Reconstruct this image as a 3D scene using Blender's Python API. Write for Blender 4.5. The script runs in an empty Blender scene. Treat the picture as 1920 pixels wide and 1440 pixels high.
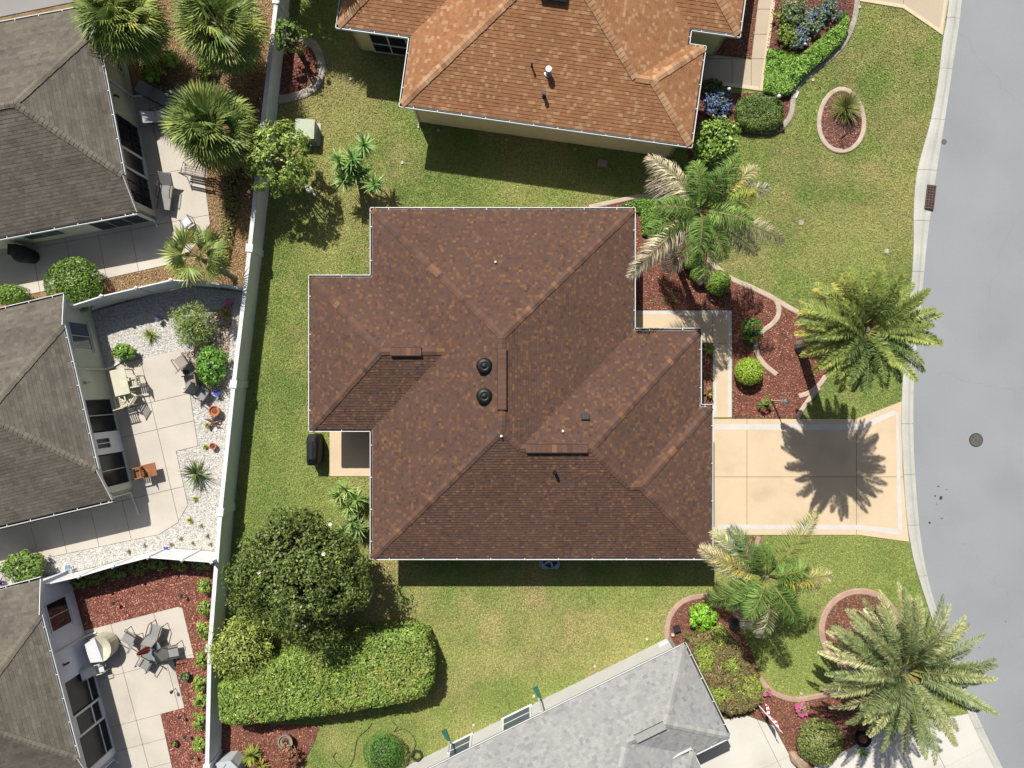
import bpy, bmesh, math, random
import numpy as np
from mathutils import Vector, Matrix
random.seed(7); RNG = np.random.default_rng(7)
SC = bpy.context.scene
COL = SC.collection
# ------------------------------------------------------------------ camera, sky, sun, exposure
S = 0.026            # metres of ground per photograph pixel
H = 33.28            # height of the drone
cam_d = bpy.data.cameras.new('camera'); cam_d.lens = 24; cam_d.sensor_width = 36; cam_d.clip_end = 6000
cam = bpy.data.objects.new('camera', cam_d); cam.location = (0, 0, H); COL.objects.link(cam); SC.camera = cam
SUN = Vector((0.315, -0.735, -1.0))
EL = math.atan2(1, math.hypot(SUN.x, SUN.y))
w = bpy.data.worlds.new('World'); SC.world = w; w.use_nodes = True
nt = w.node_tree; bg = nt.nodes['Background']; sky = nt.nodes.new('ShaderNodeTexSky')
sky.sky_type = 'NISHITA'; sky.sun_disc = False; sky.dust_density = 2.5; sky.ozone_density = .6; sky.sun_elevation = EL; sky.sun_rotation = math.atan2(-SUN.x, -SUN.y)
nt.links.new(sky.outputs[0], bg.inputs[0]); bg.inputs[1].default_value = 0.057
sd = bpy.data.lights.new('sun', 'SUN'); sd.energy = 5.0; sd.angle = math.radians(0.5); sd.color = (1, 0.955, 0.88)
so = bpy.data.objects.new('sun', sd); so.rotation_euler = SUN.to_track_quat('-Z', 'Y').to_euler(); so.location = (-8, 18, 30); COL.objects.link(so)
vs = SC.view_settings; vs.view_transform = 'Standard'; vs.look = 'None'; vs.exposure = 0.5; vs.gamma = 1
SC.cycles.max_bounces = 6; SC.cycles.transparent_max_bounces = 8

# ------------------------------------------------------------------ helpers
def P(px, py, z=0.0):
    k = S * (1 - z / H)
    return Vector(((px - 960) * k, (720 - py) * k, z))
def PP(pts, z=0.0): return [P(x, y, z) for x, y in pts]
ROOT = {}
def props(o, label=None, cat=None, group=None, kind=None):
    if label: o['label'] = label
    if cat: o['category'] = cat
    if group: o['group'] = group
    if kind: o['kind'] = kind
    return o
def empty(name, loc, label, cat, group=None, kind=None, rz=0.0):
    o = bpy.data.objects.new(name, None); o.location = loc; o.rotation_euler = (0, 0, rz); COL.objects.link(o)
    ROOT[o.name] = Matrix.Translation(Vector(loc)) @ Matrix.Rotation(rz, 4, 'Z')
    return props(o, label, cat, group, kind)
def link(o, parent=None, world=True):
    COL.objects.link(o)
    if parent:
        o.parent = parent
        if world and parent.name in ROOT: o.matrix_parent_inverse = ROOT[parent.name].inverted()
    return o
def setcol(me, C):
    a = me.attributes.new('Col', 'FLOAT_COLOR', 'FACE')
    C = np.asarray(C, dtype=np.float32)
    if C.ndim == 1: C = np.tile(C, (len(me.polygons), 1))
    a.data.foreach_set('color', np.hstack([C, np.ones((len(C), 1), np.float32)]).ravel())
def mesh(name, V, F, m=None, C=None, smooth=False):
    me = bpy.data.meshes.new(name); me.from_pydata([tuple(v) for v in V], [], F)
    if m: me.materials.append(m)
    if C is not None: setcol(me, C)
    if smooth: me.polygons.foreach_set('use_smooth', [True] * len(me.polygons))
    me.update(); return me
def npmesh(name, V, F, m=None, C=None):
    V = np.asarray(V, np.float32); F = np.asarray(F, np.int32); n, k = F.shape
    me = bpy.data.meshes.new(name)
    me.vertices.add(len(V)); me.vertices.foreach_set('co', V.ravel())
    me.loops.add(n * k); me.loops.foreach_set('vertex_index', F.ravel())
    me.polygons.add(n); me.polygons.foreach_set('loop_start', np.arange(0, n * k, k, dtype=np.int32))
    try: me.polygons.foreach_set('loop_total', np.full(n, k, np.int32))
    except Exception: pass
    me.update(calc_edges=True)
    if m: me.materials.append(m)
    if C is not None: setcol(me, C)
    return me
def ob(name, me, parent=None, world=True, **kw):
    return props(link(bpy.data.objects.new(name, me), parent, world), **kw)
class MB:
    def __init__(s): s.v = []; s.f = []
    def add(s, V, F):
        n = len(s.v); s.v += [tuple(v) for v in V]; s.f += [tuple(i + n for i in f) for f in F]; return s
    def box(s, c, d, R=None):
        c = Vector(c); V = []
        for z in (-.5, .5):
            for x, y in ((-.5, -.5), (.5, -.5), (.5, .5), (-.5, .5)):
                q = Vector((x * d[0], y * d[1], z * d[2])); V.append(c + (R @ q if R else q))
        return s.add(V, [(3, 2, 1, 0), (4, 5, 6, 7), (0, 1, 5, 4), (1, 2, 6, 5), (2, 3, 7, 6), (3, 0, 4, 7)])
    def bar(s, a, b, wd, ht):
        a, b = Vector(a), Vector(b); d = (b - a); L = d.length; R = d.to_track_quat('X', 'Z').to_matrix()
        return s.box((a + b) / 2, (L, wd, ht), R)
    def prism(s, poly, z0, z1, top=True, bottom=False):
        poly = [Vector((p[0], p[1], 0)) for p in poly]
        if sum(a.x * b.y - b.x * a.y for a, b in zip(poly, poly[1:] + poly[:1])) < 0: poly.reverse()
        n = len(poly); V = [(p.x, p.y, z0) for p in poly] + [(p.x, p.y, z1) for p in poly]
        F = [(i, (i + 1) % n, n + (i + 1) % n, n + i) for i in range(n)]
        if top: F.append(tuple(range(n, 2 * n)))
        if bottom: F.append(tuple(range(n - 1, -1, -1)))
        return s.add(V, F)
    def tube(s, pts, r, n=6, cap=True):
        pts = [Vector(p) for p in pts]; rs = r if isinstance(r, (list, tuple)) else [r] * len(pts); V = []; F = []
        for i, p in enumerate(pts):
            d = (pts[min(i + 1, len(pts) - 1)] - pts[max(i - 1, 0)]).normalized()
            a = d.orthogonal().normalized() if abs(d.z) < .9 else Vector((1, 0, 0)); a = (a - d * a.dot(d)).normalized(); b = d.cross(a)
            for k in range(n):
                t = 2 * math.pi * k / n; V.append(p + (a * math.cos(t) + b * math.sin(t)) * rs[i])
        for i in range(len(pts) - 1):
            for k in range(n): F.append((i * n + k, i * n + (k + 1) % n, (i + 1) * n + (k + 1) % n, (i + 1) * n + k))
        if cap: F += [tuple(range(n - 1, -1, -1)), tuple((len(pts) - 1) * n + k for k in range(n))]
        return s.add(V, F)
    def lathe(s, c, prof, n=20):
        c = Vector(c); V = []; F = []
        for r, z in prof:
            for k in range(n): t = 2 * math.pi * k / n; V.append(c + Vector((r * math.cos(t), r * math.sin(t), z)))
        for i in range(len(prof) - 1):
            for k in range(n): F.append((i * n + k, i * n + (k + 1) % n, (i + 1) * n + (k + 1) % n, (i + 1) * n + k))
        F.append(tuple((len(prof) - 1) * n + k for k in range(n)))
        return s.add(V, F)
    def quad(s, *p): return s.add(p, [tuple(range(len(p)))])
    def strip(s, L, R, z0, z1):   # slab between two polylines
        n = len(L)
        V = [(p[0], p[1], z1) for p in L] + [(p[0], p[1], z1) for p in R] + [(p[0], p[1], z0) for p in L] + [(p[0], p[1], z0) for p in R]; F = []
        for i in range(n - 1):
            F += [(i, i + 1, n + i + 1, n + i), (2 * n + i, 2 * n + i + 1, i + 1, i), (n + i, n + i + 1, 3 * n + i + 1, 3 * n + i)]
        F += [(0, n, 3 * n, 2 * n), (n - 1, 3 * n - 1, 4 * n - 1, 2 * n - 1)]
        return s.add(V, F)
    def o(s, name, m, parent=None, world=True, smooth=False, C=None, **kw):
        return ob(name, mesh(name, s.v, s.f, m, C, smooth), parent, world, **kw)
def smoothline(pts, n=6):
    pts = [Vector((p[0], p[1], 0)) for p in pts]; out = []
    for i in range(len(pts) - 1):
        a, b, c, d = pts[max(i - 1, 0)], pts[i], pts[i + 1], pts[min(i + 2, len(pts) - 1)]
        for k in range(n):
            t = k / n
            out.append(.5 * (2 * b + (c - a) * t + (2 * a - 5 * b + 4 * c - d) * t * t + (3 * b - a - 3 * c + d) * t ** 3))
    return out + [pts[-1]]
def offset(line, d):
    out = []
    for i, p in enumerate(line):
        t = (line[min(i + 1, len(line) - 1)] - line[max(i - 1, 0)]).normalized(); out.append(p + Vector((-t.y, t.x, 0)) * d)
    return out
def clip(poly, ax, val, greater):
    out = []; n = len(poly)
    for i in range(n):
        a, b = poly[i], poly[(i + 1) % n]; ia = a[ax] >= val if greater else a[ax] <= val; ib = b[ax] >= val if greater else b[ax] <= val
        if ia: out.append(a)
        if ia != ib:
            t = (val - a[ax]) / (b[ax] - a[ax]); q = [a[0] + (b[0] - a[0]) * t, a[1] + (b[1] - a[1]) * t]; q[ax] = val; out.append(tuple(q))
    return out
def inpoly(x, y, poly):
    r = np.zeros(len(x), bool); n = len(poly); j = n - 1
    for i in range(n):
        xi, yi, xj, yj = poly[i][0], poly[i][1], poly[j][0], poly[j][1]
        if yi != yj: r ^= ((yi > y) != (yj > y)) & (x < (xj - xi) * (y - yi) / (yj - yi) + xi)
        j = i
    return r
def area(poly):
    return abs(sum(a[0] * b[1] - b[0] * a[1] for a, b in zip(poly, list(poly[1:]) + [poly[0]]))) / 2
def scatter(poly, dens):
    xs = [p[0] for p in poly]; ys = [p[1] for p in poly]
    n = int((max(xs) - min(xs)) * (max(ys) - min(ys)) * dens)
    x = RNG.uniform(min(xs), max(xs), n); y = RNG.uniform(min(ys), max(ys), n); k = inpoly(x, y, poly)
    return x[k], y[k]
def vnoise(x, y, sc, seed):   # smooth value noise in 0..1
    g = np.random.default_rng(seed).random((64, 64)); x = x / sc; y = y / sc
    xi = np.floor(x).astype(int); yi = np.floor(y).astype(int); fx = x - xi; fy = y - yi
    fx = fx * fx * (3 - 2 * fx); fy = fy * fy * (3 - 2 * fy); A = lambda i, j: g[(xi + i) % 64, (yi + j) % 64]
    return (A(0, 0) * (1 - fx) + A(1, 0) * fx) * (1 - fy) + (A(0, 1) * (1 - fx) + A(1, 1) * fx) * fy

def inset(poly, d):
    """inset a closed polygon (counter-clockwise) by d"""
    n = len(poly); out = []
    if sum(poly[i][0] * poly[(i + 1) % n][1] - poly[(i + 1) % n][0] * poly[i][1] for i in range(n)) < 0: poly = poly[::-1]
    for i in range(n):
        a, b, c = Vector(poly[i - 1]), Vector(poly[i]), Vector(poly[(i + 1) % n]); u = (b - a).normalized(); v = (c - b).normalized()
        nu = Vector((-u.y, u.x)); nv = Vector((-v.y, v.x)); q = b + (nu + nv) * (d / max(1 + nu.dot(nv), .2)); out.append((q.x, q.y))
    return out
# ------------------------------------------------------------------ materials
ALB = 0.72
def M(name, c=(.5, .5, .5), rough=.8, var=.12, scale=1.5, fine=.1, fscale=22, bump=0.0, attr=False, spec=.3, metal=0.0, trans=0.0, coat=0.0, stain=None, sscale=.6, sthr=.55):
    m = bpy.data.materials.new(name); m.use_nodes = True; n = m.node_tree.nodes; l = m.node_tree.links
    b = n['Principled BSDF']; b.inputs['Roughness'].default_value = rough; b.inputs['Metallic'].default_value = metal
    b.inputs['Specular IOR Level'].default_value = spec; b.inputs['Coat Weight'].default_value = coat
    g = n.new('ShaderNodeNewGeometry')
    def noise(sc, det=3):
        q = n.new('ShaderNodeTexNoise'); q.inputs['Scale'].default_value = sc; q.inputs['Detail'].default_value = det; l.new(g.outputs['Position'], q.inputs['Vector']); return q.outputs['Fac']
    def mr(src, lo, hi, a=.3, bb=.7):
        q = n.new('ShaderNodeMapRange'); q.inputs[1].default_value = a; q.inputs[2].default_value = bb; q.inputs[3].default_value = lo; q.inputs[4].default_value = hi; l.new(src, q.inputs[0]); return q.outputs[0]
    def scl(cs, vsrc):
        q = n.new('ShaderNodeVectorMath'); q.operation = 'SCALE'; l.new(cs, q.inputs[0]); l.new(vsrc, q.inputs['Scale']); return q.outputs[0]
    if attr:
        q = n.new('ShaderNodeAttribute'); q.attribute_name = 'Col'; cs = q.outputs['Color']
    else:
        q = n.new('ShaderNodeRGB'); q.outputs[0].default_value = (*[v * ALB for v in c], 1); cs = q.outputs[0]
    if stain:
        mx = n.new('ShaderNodeMix'); mx.data_type = 'RGBA'; l.new(mr(noise(sscale, 6), 0, 1, sthr, sthr + .18), mx.inputs[0]); l.new(cs, mx.inputs[6]); mx.inputs[7].default_value = (*[v * ALB for v in stain], 1); cs = mx.outputs[2]
    if var: cs = scl(cs, mr(noise(scale), 1 - var, 1 + var))
    if fine: cs = scl(cs, mr(noise(fscale, 4), 1 - fine, 1 + fine))
    l.new(cs, b.inputs['Base Color'])
    if bump:
        q = n.new('ShaderNodeBump'); q.inputs['Strength'].default_value = bump; q.inputs['Distance'].default_value = .02; l.new(noise(fscale * 1.6, 5), q.inputs['Height']); l.new(q.outputs[0], b.inputs['Normal'])
    if trans:
        t = n.new('ShaderNodeBsdfTranslucent'); l.new(cs, t.inputs[0]); x = n.new('ShaderNodeMixShader'); x.inputs[0].default_value = trans
        l.new(b.outputs[0], x.inputs[1]); l.new(t.outputs[0], x.inputs[2]); l.new(x.outputs[0], n['Material Output'].inputs[0])
    return m
def screen_mat(name, c, mixf):
    m = bpy.data.materials.new(name); m.use_nodes = True; n = m.node_tree.nodes; l = m.node_tree.links; b = n['Principled BSDF']
    b.inputs['Base Color'].default_value = (*c, 1); b.inputs['Roughness'].default_value = .25
    t = n.new('ShaderNodeBsdfTransparent'); t.inputs[0].default_value = (.75, .78, .8, 1); x = n.new('ShaderNodeMixShader'); x.inputs[0].default_value = mixf
    l.new(b.outputs[0], x.inputs[1]); l.new(t.outputs[0], x.inputs[2]); l.new(x.outputs[0], n['Material Output'].inputs[0]); return m
m_lawn = M('lawn_soil', (.26, .29, .08), .95, .3, .5, .3, 9, .5, stain=(.34, .28, .12), sscale=.35)
m_blade = M('grass_blade', rough=.7, var=0, fine=0, attr=True, trans=.15, spec=.2)
m_leaf = M('leaf', rough=.5, var=0, fine=.15, fscale=3, attr=True, trans=.18, spec=.35)
m_leafg = M('glossy_leaf', rough=.45, var=0, fine=.15, fscale=3, attr=True, trans=.15, spec=.3)
m_palm = M('palm_leaf', rough=.55, var=0, fine=.1, fscale=3, attr=True, trans=.25, spec=.2)
m_core_shade = M('core_shade', (.06, .05, .03), .9, .3)  # dark colour stands in for shade among the inner twigs
m_bark = M('bark', (.16, .125, .09), .95, .3, 4, .35, 20, .6)
m_palmbark = M('palm_bark', (.22, .19, .15), .95, .25, 3, .35, 14, .7)
m_shingle = M('shingle', rough=.9, var=.06, scale=.5, fine=.16, fscale=30, bump=.3, attr=True, spec=.2)
m_shingle_old = M('weathered_shingle', rough=.95, var=.16, scale=.7, fine=.2, fscale=24, bump=.3, attr=True, spec=.15)
m_gutter = M('white_metal', (.78, .79, .78), .45, .06, 2, .06)
m_white = M('white_vinyl', (.80, .82, .84), .4, .05, 1.2, .03)
m_grime = M('gutter_dirt', (.06, .05, .045), .95)
m_soffit = M('soffit', (.7, .69, .65), .7)
m_cream = M('cream_stucco', (.62, .56, .36), .9, .08, 1.2, .06, 30, .25)
m_yellow = M('yellow_stucco', (.92, .78, .46), .9, .07, 1.2, .06, 30, .25)
m_green_st = M('pale_green_stucco', (.74, .76, .60), .9, .07, 1.2, .05, 30, .2)
m_pale = M('pale_stucco', (.84, .87, .95), .9, .06, 1.2, .05, 30, .2)
m_lgrey = M('light_grey_stucco', (.62, .62, .60), .9, .05, 1.2, .05, 30, .2)
m_beige = M('beige_stucco', (.52, .45, .34), .9, .07, 1.2, .06, 30, .2)
m_wall = M('garden_wall_render', (.94, 1.0, 1.0), .9, .08, .8, .07, 16, .2, stain=(.82, .90, .88), sscale=.5, sthr=.58)
m_wallcap = M('garden_wall_cap', (.72, .74, .74), .8, .12, 1.5, .1)
m_glass = M('window_glass', (.10, .13, .17), .06, .2, .6, 0, spec=.7)
m_glassdk = M('dark_glass', (.018, .02, .026), .08, .2, .6, 0, spec=.6)
m_screen = screen_mat('insect_screen', (.016, .018, .024), .35)
m_tan = M('tan_concrete_paint', (.67, .53, .36), .75, .06, .5, .05, 30, .1, stain=(.60, .47, .32), sscale=.7, sthr=.56)
m_stripe = M('pale_border_paint', (.64, .61, .57), .7, .05, 2, .05)
m_joint = M('joint_base', (.16, .14, .12), .95)  # dark concrete of the base sheet seen in the joints
m_conc = M('patio_concrete', (.58, .53, .46), .85, .07, .6, .06, 20, .1, stain=(.47, .43, .38), sscale=.45, sthr=.56)
m_conc2 = M('kerb_concrete', (.52, .52, .47), .85, .1, .7, .08, 18, .15, stain=(.42, .42, .38), sscale=.8, sthr=.56)
m_concw = M('white_concrete', (.66, .64, .58), .85, .06, .5, .06, 20, .1, stain=(.58, .53, .44), sscale=.3, sthr=.52)
m_road = M('asphalt_pale', (.298, .316, .333), .85, .05, .25, .07, 26, .25, stain=(.276, .293, .31), sscale=.22, sthr=.5)
m_edge = M('edging_concrete', (.55, .44, .34), .9, .12, 2, .1, 16, .2)
m_edgep = M('pink_edging_concrete', (.47, .31, .24), .9, .14, 2, .1, 16, .2)
m_edgeg = M('grey_edging_concrete', (.40, .36, .30), .95, .2, 2, .15, 16, .3)
m_mulchb = M('mulch_soil', (.18, .075, .05), .95, .3, 2, .3, 15, .5)
m_mulcht = M('tan_mulch_soil', (.26, .17, .09), .95, .25, 2, .3, 15, .5)
m_chip = M('chip', rough=.9, var=0, fine=.1, attr=True, spec=.2)
m_gravb = M('gravel_base', (.5, .48, .44), .95, .12, 2, .2, 18, .4)
m_black = M('black_plastic', (.008, .009, .011), .5, .2, 3, .1)
m_cover = M('black_cover', (.016, .017, .021), .6, .3, 3, .2, 12, .4)
m_metal = M('galvanised', (.5, .51, .52), .35, .1, 3, .1, metal=.7)
m_dmetal = M('dark_metal', (.05, .05, .055), .5, .2, 4, .1, metal=.4)
m_iron = M('cast_iron', (.12, .115, .11), .7, .2, 6, .2, 30, .3)
m_rust = M('rusty_grate', (.14, .085, .07), .85, .3, 6, .3)
m_sling = M('taupe_sling', (.33, .29, .25), .85, .08, 3, .08, 40)
m_slingg = M('grey_sling', (.28, .28, .27), .85, .08, 3, .08, 40)
m_frame = M('bronze_tube', (.09, .075, .065), .5, .1)
m_wood = M('teak', (.30, .12, .055), .6, .25, 5, .2, 18)
m_terra = M('terracotta', (.50, .19, .08), .85, .15, 4, .1)
m_red = M('red_canvas', (.42, .06, .04), .8, .15, 4, .1)
m_creamc = M('cream_canvas', (.62, .60, .46), .85, .08, 3, .06)
m_whitec = M('white_canvas', (.66, .67, .70), .85, .06, 3, .05)
m_blue = M('blue_ornament', (.05, .09, .5), .4, .1)
m_pink = M('pink_petal', (.6, .12, .3), .6, .2)
m_redp = M('red_petal', (.55, .02, .03), .6, .2)
m_whitep = M('white_petal', (.8, .78, .72), .6, .05)
m_green = M('green_plastic', (.03, .13, .09), .4, .1)
m_box = M('transformer_green', (.40, .47, .33), .5, .08, 2, .04)
m_acb = M('ac_casing', (.35, .42, .52), .5, .1)
m_bin = M('pale_plastic', (.50, .54, .56), .5, .06, 2, .04)
m_stone = M('boulder', (.38, .28, .19), .9, .25, 5, .2, 14, .6)
m_hose = M('hose', (.05, .055, .03), .5, .1)
m_skyl = M('brown_box', (.05, .035, .03), .8)
def flag_mat():
    m = bpy.data.materials.new('striped_flag'); m.use_nodes = True; n = m.node_tree.nodes; l = m.node_tree.links
    t = n.new('ShaderNodeTexCoord'); s = n.new('ShaderNodeSeparateXYZ'); l.new(t.outputs['Generated'], s.inputs[0])
    a = n.new('ShaderNodeMath'); a.operation = 'MULTIPLY'; a.inputs[1].default_value = 6.5; l.new(s.outputs['Z'], a.inputs[0])
    f = n.new('ShaderNodeMath'); f.operation = 'FRACT'; l.new(a.outputs[0], f.inputs[0])
    c = n.new('ShaderNodeMath'); c.operation = 'GREATER_THAN'; c.inputs[1].default_value = .5; l.new(f.outputs[0], c.inputs[0])
    x = n.new('ShaderNodeMix'); x.data_type = 'RGBA'; l.new(c.outputs[0], x.inputs[0]); x.inputs[6].default_value = (.75, .72, .72, 1); x.inputs[7].default_value = (.5, .1, .12, 1)
    l.new(x.outputs[2], n['Principled BSDF'].inputs['Base Color']); return m
m_flag = flag_mat()

# ------------------------------------------------------------------ ground, road, paving
EXC = []          # polygons without turf (ground metres)
def ground_prism(name, pts, z0, z1, m, kind='structure', parent=None, px=True, **kw):
    poly = PP(pts) if px else pts
    EXC.append([(p[0], p[1]) for p in poly])
    return MB().prism(poly, z0, z1).o(name, m, parent, kind=kind, **kw)
G = 2500
MB().quad((-G, -G, 0), (G, -G, 0), (G, G, 0), (-G, G, 0)).o('lawn', m_lawn, kind='structure')
road_edge = [(1830, -300), (1803, 0), (1788, 110), (1773, 213), (1757, 313), (1742, 420), (1735, 480), (1724, 600), (1714, 693), (1712, 790), (1714, 860), (1720, 950), (1729, 1030), (1747, 1113), (1782, 1220), (1830, 1337), (1873, 1427), (1960, 1600), (2080, 1800)]
kerb_edge = [(1806, -300), (1778, 0), (1766, 80), (1758, 150), (1743, 230), (1719, 320), (1712, 390), (1711, 480), (1703, 580), (1693, 690), (1689, 780), (1692, 870), (1698, 960), (1706, 1020), (1719, 1075), (1757, 1190), (1814, 1337), (1860, 1433), (1948, 1610), (2066, 1806)]
re_ = smoothline(PP(road_edge), 8); ke_ = smoothline(PP(kerb_edge), 8)
rp = re_ + [Vector((140, re_[-1].y, 0)), Vector((140, re_[0].y, 0))]
EXC.append([(p.x, p.y) for p in rp])
MB().prism([(p.x, p.y) for p in rp], .0, .006).o('road', m_road, kind='structure')
kerb = MB().prism([(p.x, p.y) for p in re_ + ke_[::-1]], .0, .012).o('kerb', m_joint, kind='structure')
EXC.append([(p.x, p.y) for p in re_ + ke_[::-1]])
def at_y(line, y):
    for a, b in zip(line, line[1:]):
        if (a.y - y) * (b.y - y) <= 0 and a.y != b.y: return a + (b - a) * ((y - a.y) / (b.y - a.y))
    return line[-1]
m_seal = M('crack_sealer', (.25, .255, .26), .8, .1, 2, .1); rc_ = random.Random(12); cr = MB()
for sx, sy, ex_, ey in ((1800, 60, 1900, 190), (1890, 420, 1835, 640), (1760, 700, 1925, 735), (1800, 1010, 1905, 1130), (1850, 1230, 1925, 1190)):
    L = [P(sx + (ex_ - sx) * t + rc_.gauss(0, 5), sy + (ey - sy) * t + rc_.gauss(0, 4)) for t in np.linspace(0, 1, 14)]; L = smoothline(L, 3); cr.strip(offset(L, .006), offset(L, -.006), .004, .0075)
cr.o('crack', m_seal, bpy.data.objects['road'], kind='stuff')
y = 20.3
cuts = []
while y > -20.5:
    cuts.append(y); y -= 2.47
for y0, y1 in zip(cuts, cuts[1:]):
    ys = [y0 - .008 - (y0 - y1 - .016) * i / 6 for i in range(7)]
    L = [at_y(ke_, v) for v in ys]; R = [at_y(re_, v) for v in ys]
    b = MB(); prof = [(0, .075), (.22, .10), (.5, .085), (.72, .035), (1, .02)]
    V = []
    for l, r in zip(L, R):
        for f, z in prof: q = l + (r - l) * f; V.append((q.x, q.y, z))
        V.append((r.x, r.y, 0)); V.append((l.x, l.y, 0))
    F = []; k = len(prof) + 2
    for i in range(6):
        for j in range(k): F.append((i * k + j, i * k + (j + 1) % k, (i + 1) * k + (j + 1) % k, (i + 1) * k + j))
    F += [tuple(range(k)), tuple(range(6 * k, 7 * k))[::-1]]
    b.add(V, F).o('kerb_slab', m_conc2, kerb)
def cut_poly(poly, lines):
    """cut a (possibly concave) polygon along lines (point, normal); returns the pieces"""
    bm = bmesh.new(); bm.faces.new([bm.verts.new((x, y, 0)) for x, y in poly])
    for co, no in lines: bmesh.ops.bisect_plane(bm, geom=bm.verts[:] + bm.edges[:] + bm.faces[:], plane_co=co, plane_no=no)
    out = [[(v.co.x, v.co.y) for v in f.verts] for f in bm.faces]; bm.free(); return out
def slabs(name, poly, lines, m, z, gap):
    EXC.append(poly); root = MB().prism(poly, 0, .016).o(name, m_joint, kind='structure')
    for q in cut_poly(poly, lines):
        if area(q) > .02: MB().prism(inset(q, gap), .01, z).o('slab', m, root)
    return root
def paving(name, pts, cutx, cuty, m, z=.045, gap=.012):
    """a paved area cut along pixel lines into slabs with recessed joints"""
    return slabs(name, [(p.x, p.y) for p in PP(pts)], [(P(x, 0), (1, 0, 0)) for x in cutx] + [(P(0, v), (0, 1, 0)) for v in cuty], m, z, gap)
def paving_rot(name, pts, o, ang, ca, cb, m, z=.045, gap=.01):
    """as paving, with joints along rotated axes through pixel o (spacings in metres)"""
    u = Vector((math.cos(ang), math.sin(ang), 0)); v = Vector((-u.y, u.x, 0)); O = P(*o)
    return slabs(name, [(p.x, p.y) for p in PP(pts)], [(O + u * t, u) for t in ca] + [(O + v * t, v) for t in cb], m, z, gap)
def stripe(parent, pts, z=.049, m=None): MB().prism([(p.x, p.y) for p in PP(pts)], z - .003, z).o('painted_border', m or m_stripe, parent)
dw = paving('driveway', [(1300, 785), (1605, 785), (1690, 752), (1689, 790), (1692, 880), (1698, 960), (1704, 1016), (1610, 1003), (1300, 1003)], [1400, 1605], [894], m_tan)
stripe(dw, [(1340, 795), (1612, 795), (1675, 769), (1679, 777), (1616, 806), (1340, 806)])
stripe(dw, [(1675, 769), (1683, 775), (1691, 1000), (1682, 991), (1680, 890), (1679, 777)], z=.0525)
stripe(dw, [(1345, 983), (1612, 984), (1680, 991.5), (1690.5, 1001), (1682, 1002), (1612, 993), (1345, 992)])
wk = paving('front_path', [(1150, 582), (1372, 582), (1372, 783), (1336, 783), (1336, 643), (1150, 643)], [1336], [643.5, 688], m_tan)
stripe(wk, [(1196, 583), (1371, 583), (1371, 590), (1196, 590)]); stripe(wk, [(1364, 591), (1371, 591), (1371, 782), (1364, 782)]); stripe(wk, [(1337, 645), (1343, 645), (1343, 782), (1337, 782)])
m_stripy = M('cream_border_paint', (.66, .56, .38), .7, .05, 2, .05); m_tan2 = M('beige_concrete', (.52, .43, .32), .8, .06, .5, .05, 30, .1)
nw = paving('front_path', [(1462, -60), (1430, 172), (1317, 157), (1322, 102), (1408, 112), (1428, -60)], [1372, 1408], [18, 65, 111], m_tan2)
stripe(nw, [(1461, -58), (1431, 170), (1424, 169), (1454, -58)], m=m_stripy); stripe(nw, [(1318, 150), (1422, 163), (1422, 170), (1318, 156)], m=m_stripy)
nd = paving('driveway', [(1590, -60), (1600, 0), (1692, 15), (1767, 68), (1778, 0), (1784, -60)], [1693], [], m_tan2)
stripe(nd, [(1600, 1), (1692, 16), (1766, 66), (1766, 58), (1694, 9), (1601, -5)], m=m_stripy); stripe(nd, [(1766, 58), (1774, 0), (1769, 0), (1761, 54)], m=m_stripy)
paving_rot('entrance_path', [(1290, 1330), (1360, 1348), (1400, 1341), (1450, 1360), (1470, 1397), (1520, 1490), (1250, 1490)], (1365, 1378), math.radians(-63.9), [-1.3, 2.2], [-2.6, 1.6], m_concw)
paving_rot('driveway', [(1527, 1436), (1583, 1407), (1653, 1368), (1816, 1337), (1862, 1433), (1890, 1490), (1510, 1490)], (1653, 1368), math.radians(-63), [3.0], [1.9], m_concw)
paving('patio', [(618, 806), (730, 806), (730, 893), (618, 893)], [], [], m_tan)
# west yards
def sheet(name, pts, z, m): return ground_prism(name, pts, 0, z, m)
sheet('tan_mulch_yard', [(-60, -60), (545, -60), (536, 0), (485, 480), (476, 549), (355, 535), (293, 550), (166, 585), (-60, 640)], .012, m_mulcht)
sheet('gravel_yard', [(-60, 642), (166, 587), (293, 552), (355, 537), (476, 551), (455, 720), (431, 960), (426, 1035), (314, 1027), (252, 1043), (127, 1076), (-60, 1123)], .012, m_gravb)
sheet('red_mulch_yard', [(-60, 1125), (127, 1078), (252, 1045), (314, 1029), (426, 1037), (412, 1200), (406, 1440), (406, 1500), (-60, 1500)], .012, m_mulchb)
paving_rot('patio', [(200, 190), (350, 163), (372, 260), (385, 345), (395, 420), (345, 490), (180, 527), (-60, 575), (-60, 380), (180, 360)], (300, 405), math.radians(10.7), [-6.4, -4.7, -3.1, -1.5, .5], [-.4, 2.0, 4.4], m_conc)
paving_rot('patio', [(150, 700), (255, 675), (347, 653), (357, 740), (372, 836), (331, 846), (353, 946), (334, 980), (298, 1002), (100, 1043), (-60, 1075), (-60, 930), (120, 900)], (327, 847), math.radians(13.2), [-7.6, -6.2, -4.6, -3.0, -.55], [-1.75, 1.25, 2.6], m_conc)
paving_rot('patio', [(120, 1192), (335, 1137), (343, 1140), (365, 1233), (325, 1235), (347, 1327), (302, 1338), (335, 1490), (120, 1490)], (303, 1338), math.radians(14.8), [-1.25, .9], [-2.4, -1.2, 0, 2.4], m_conc)
MB().prism([(p.x, p.y) for p in PP([(-60, -60), (150, -60), (140, 4), (-60, 45)])], 0, .05).o('side_path', M('side_path_concrete', (.30, .295, .285), .9, .08, .5, .06), kind='structure')

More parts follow.
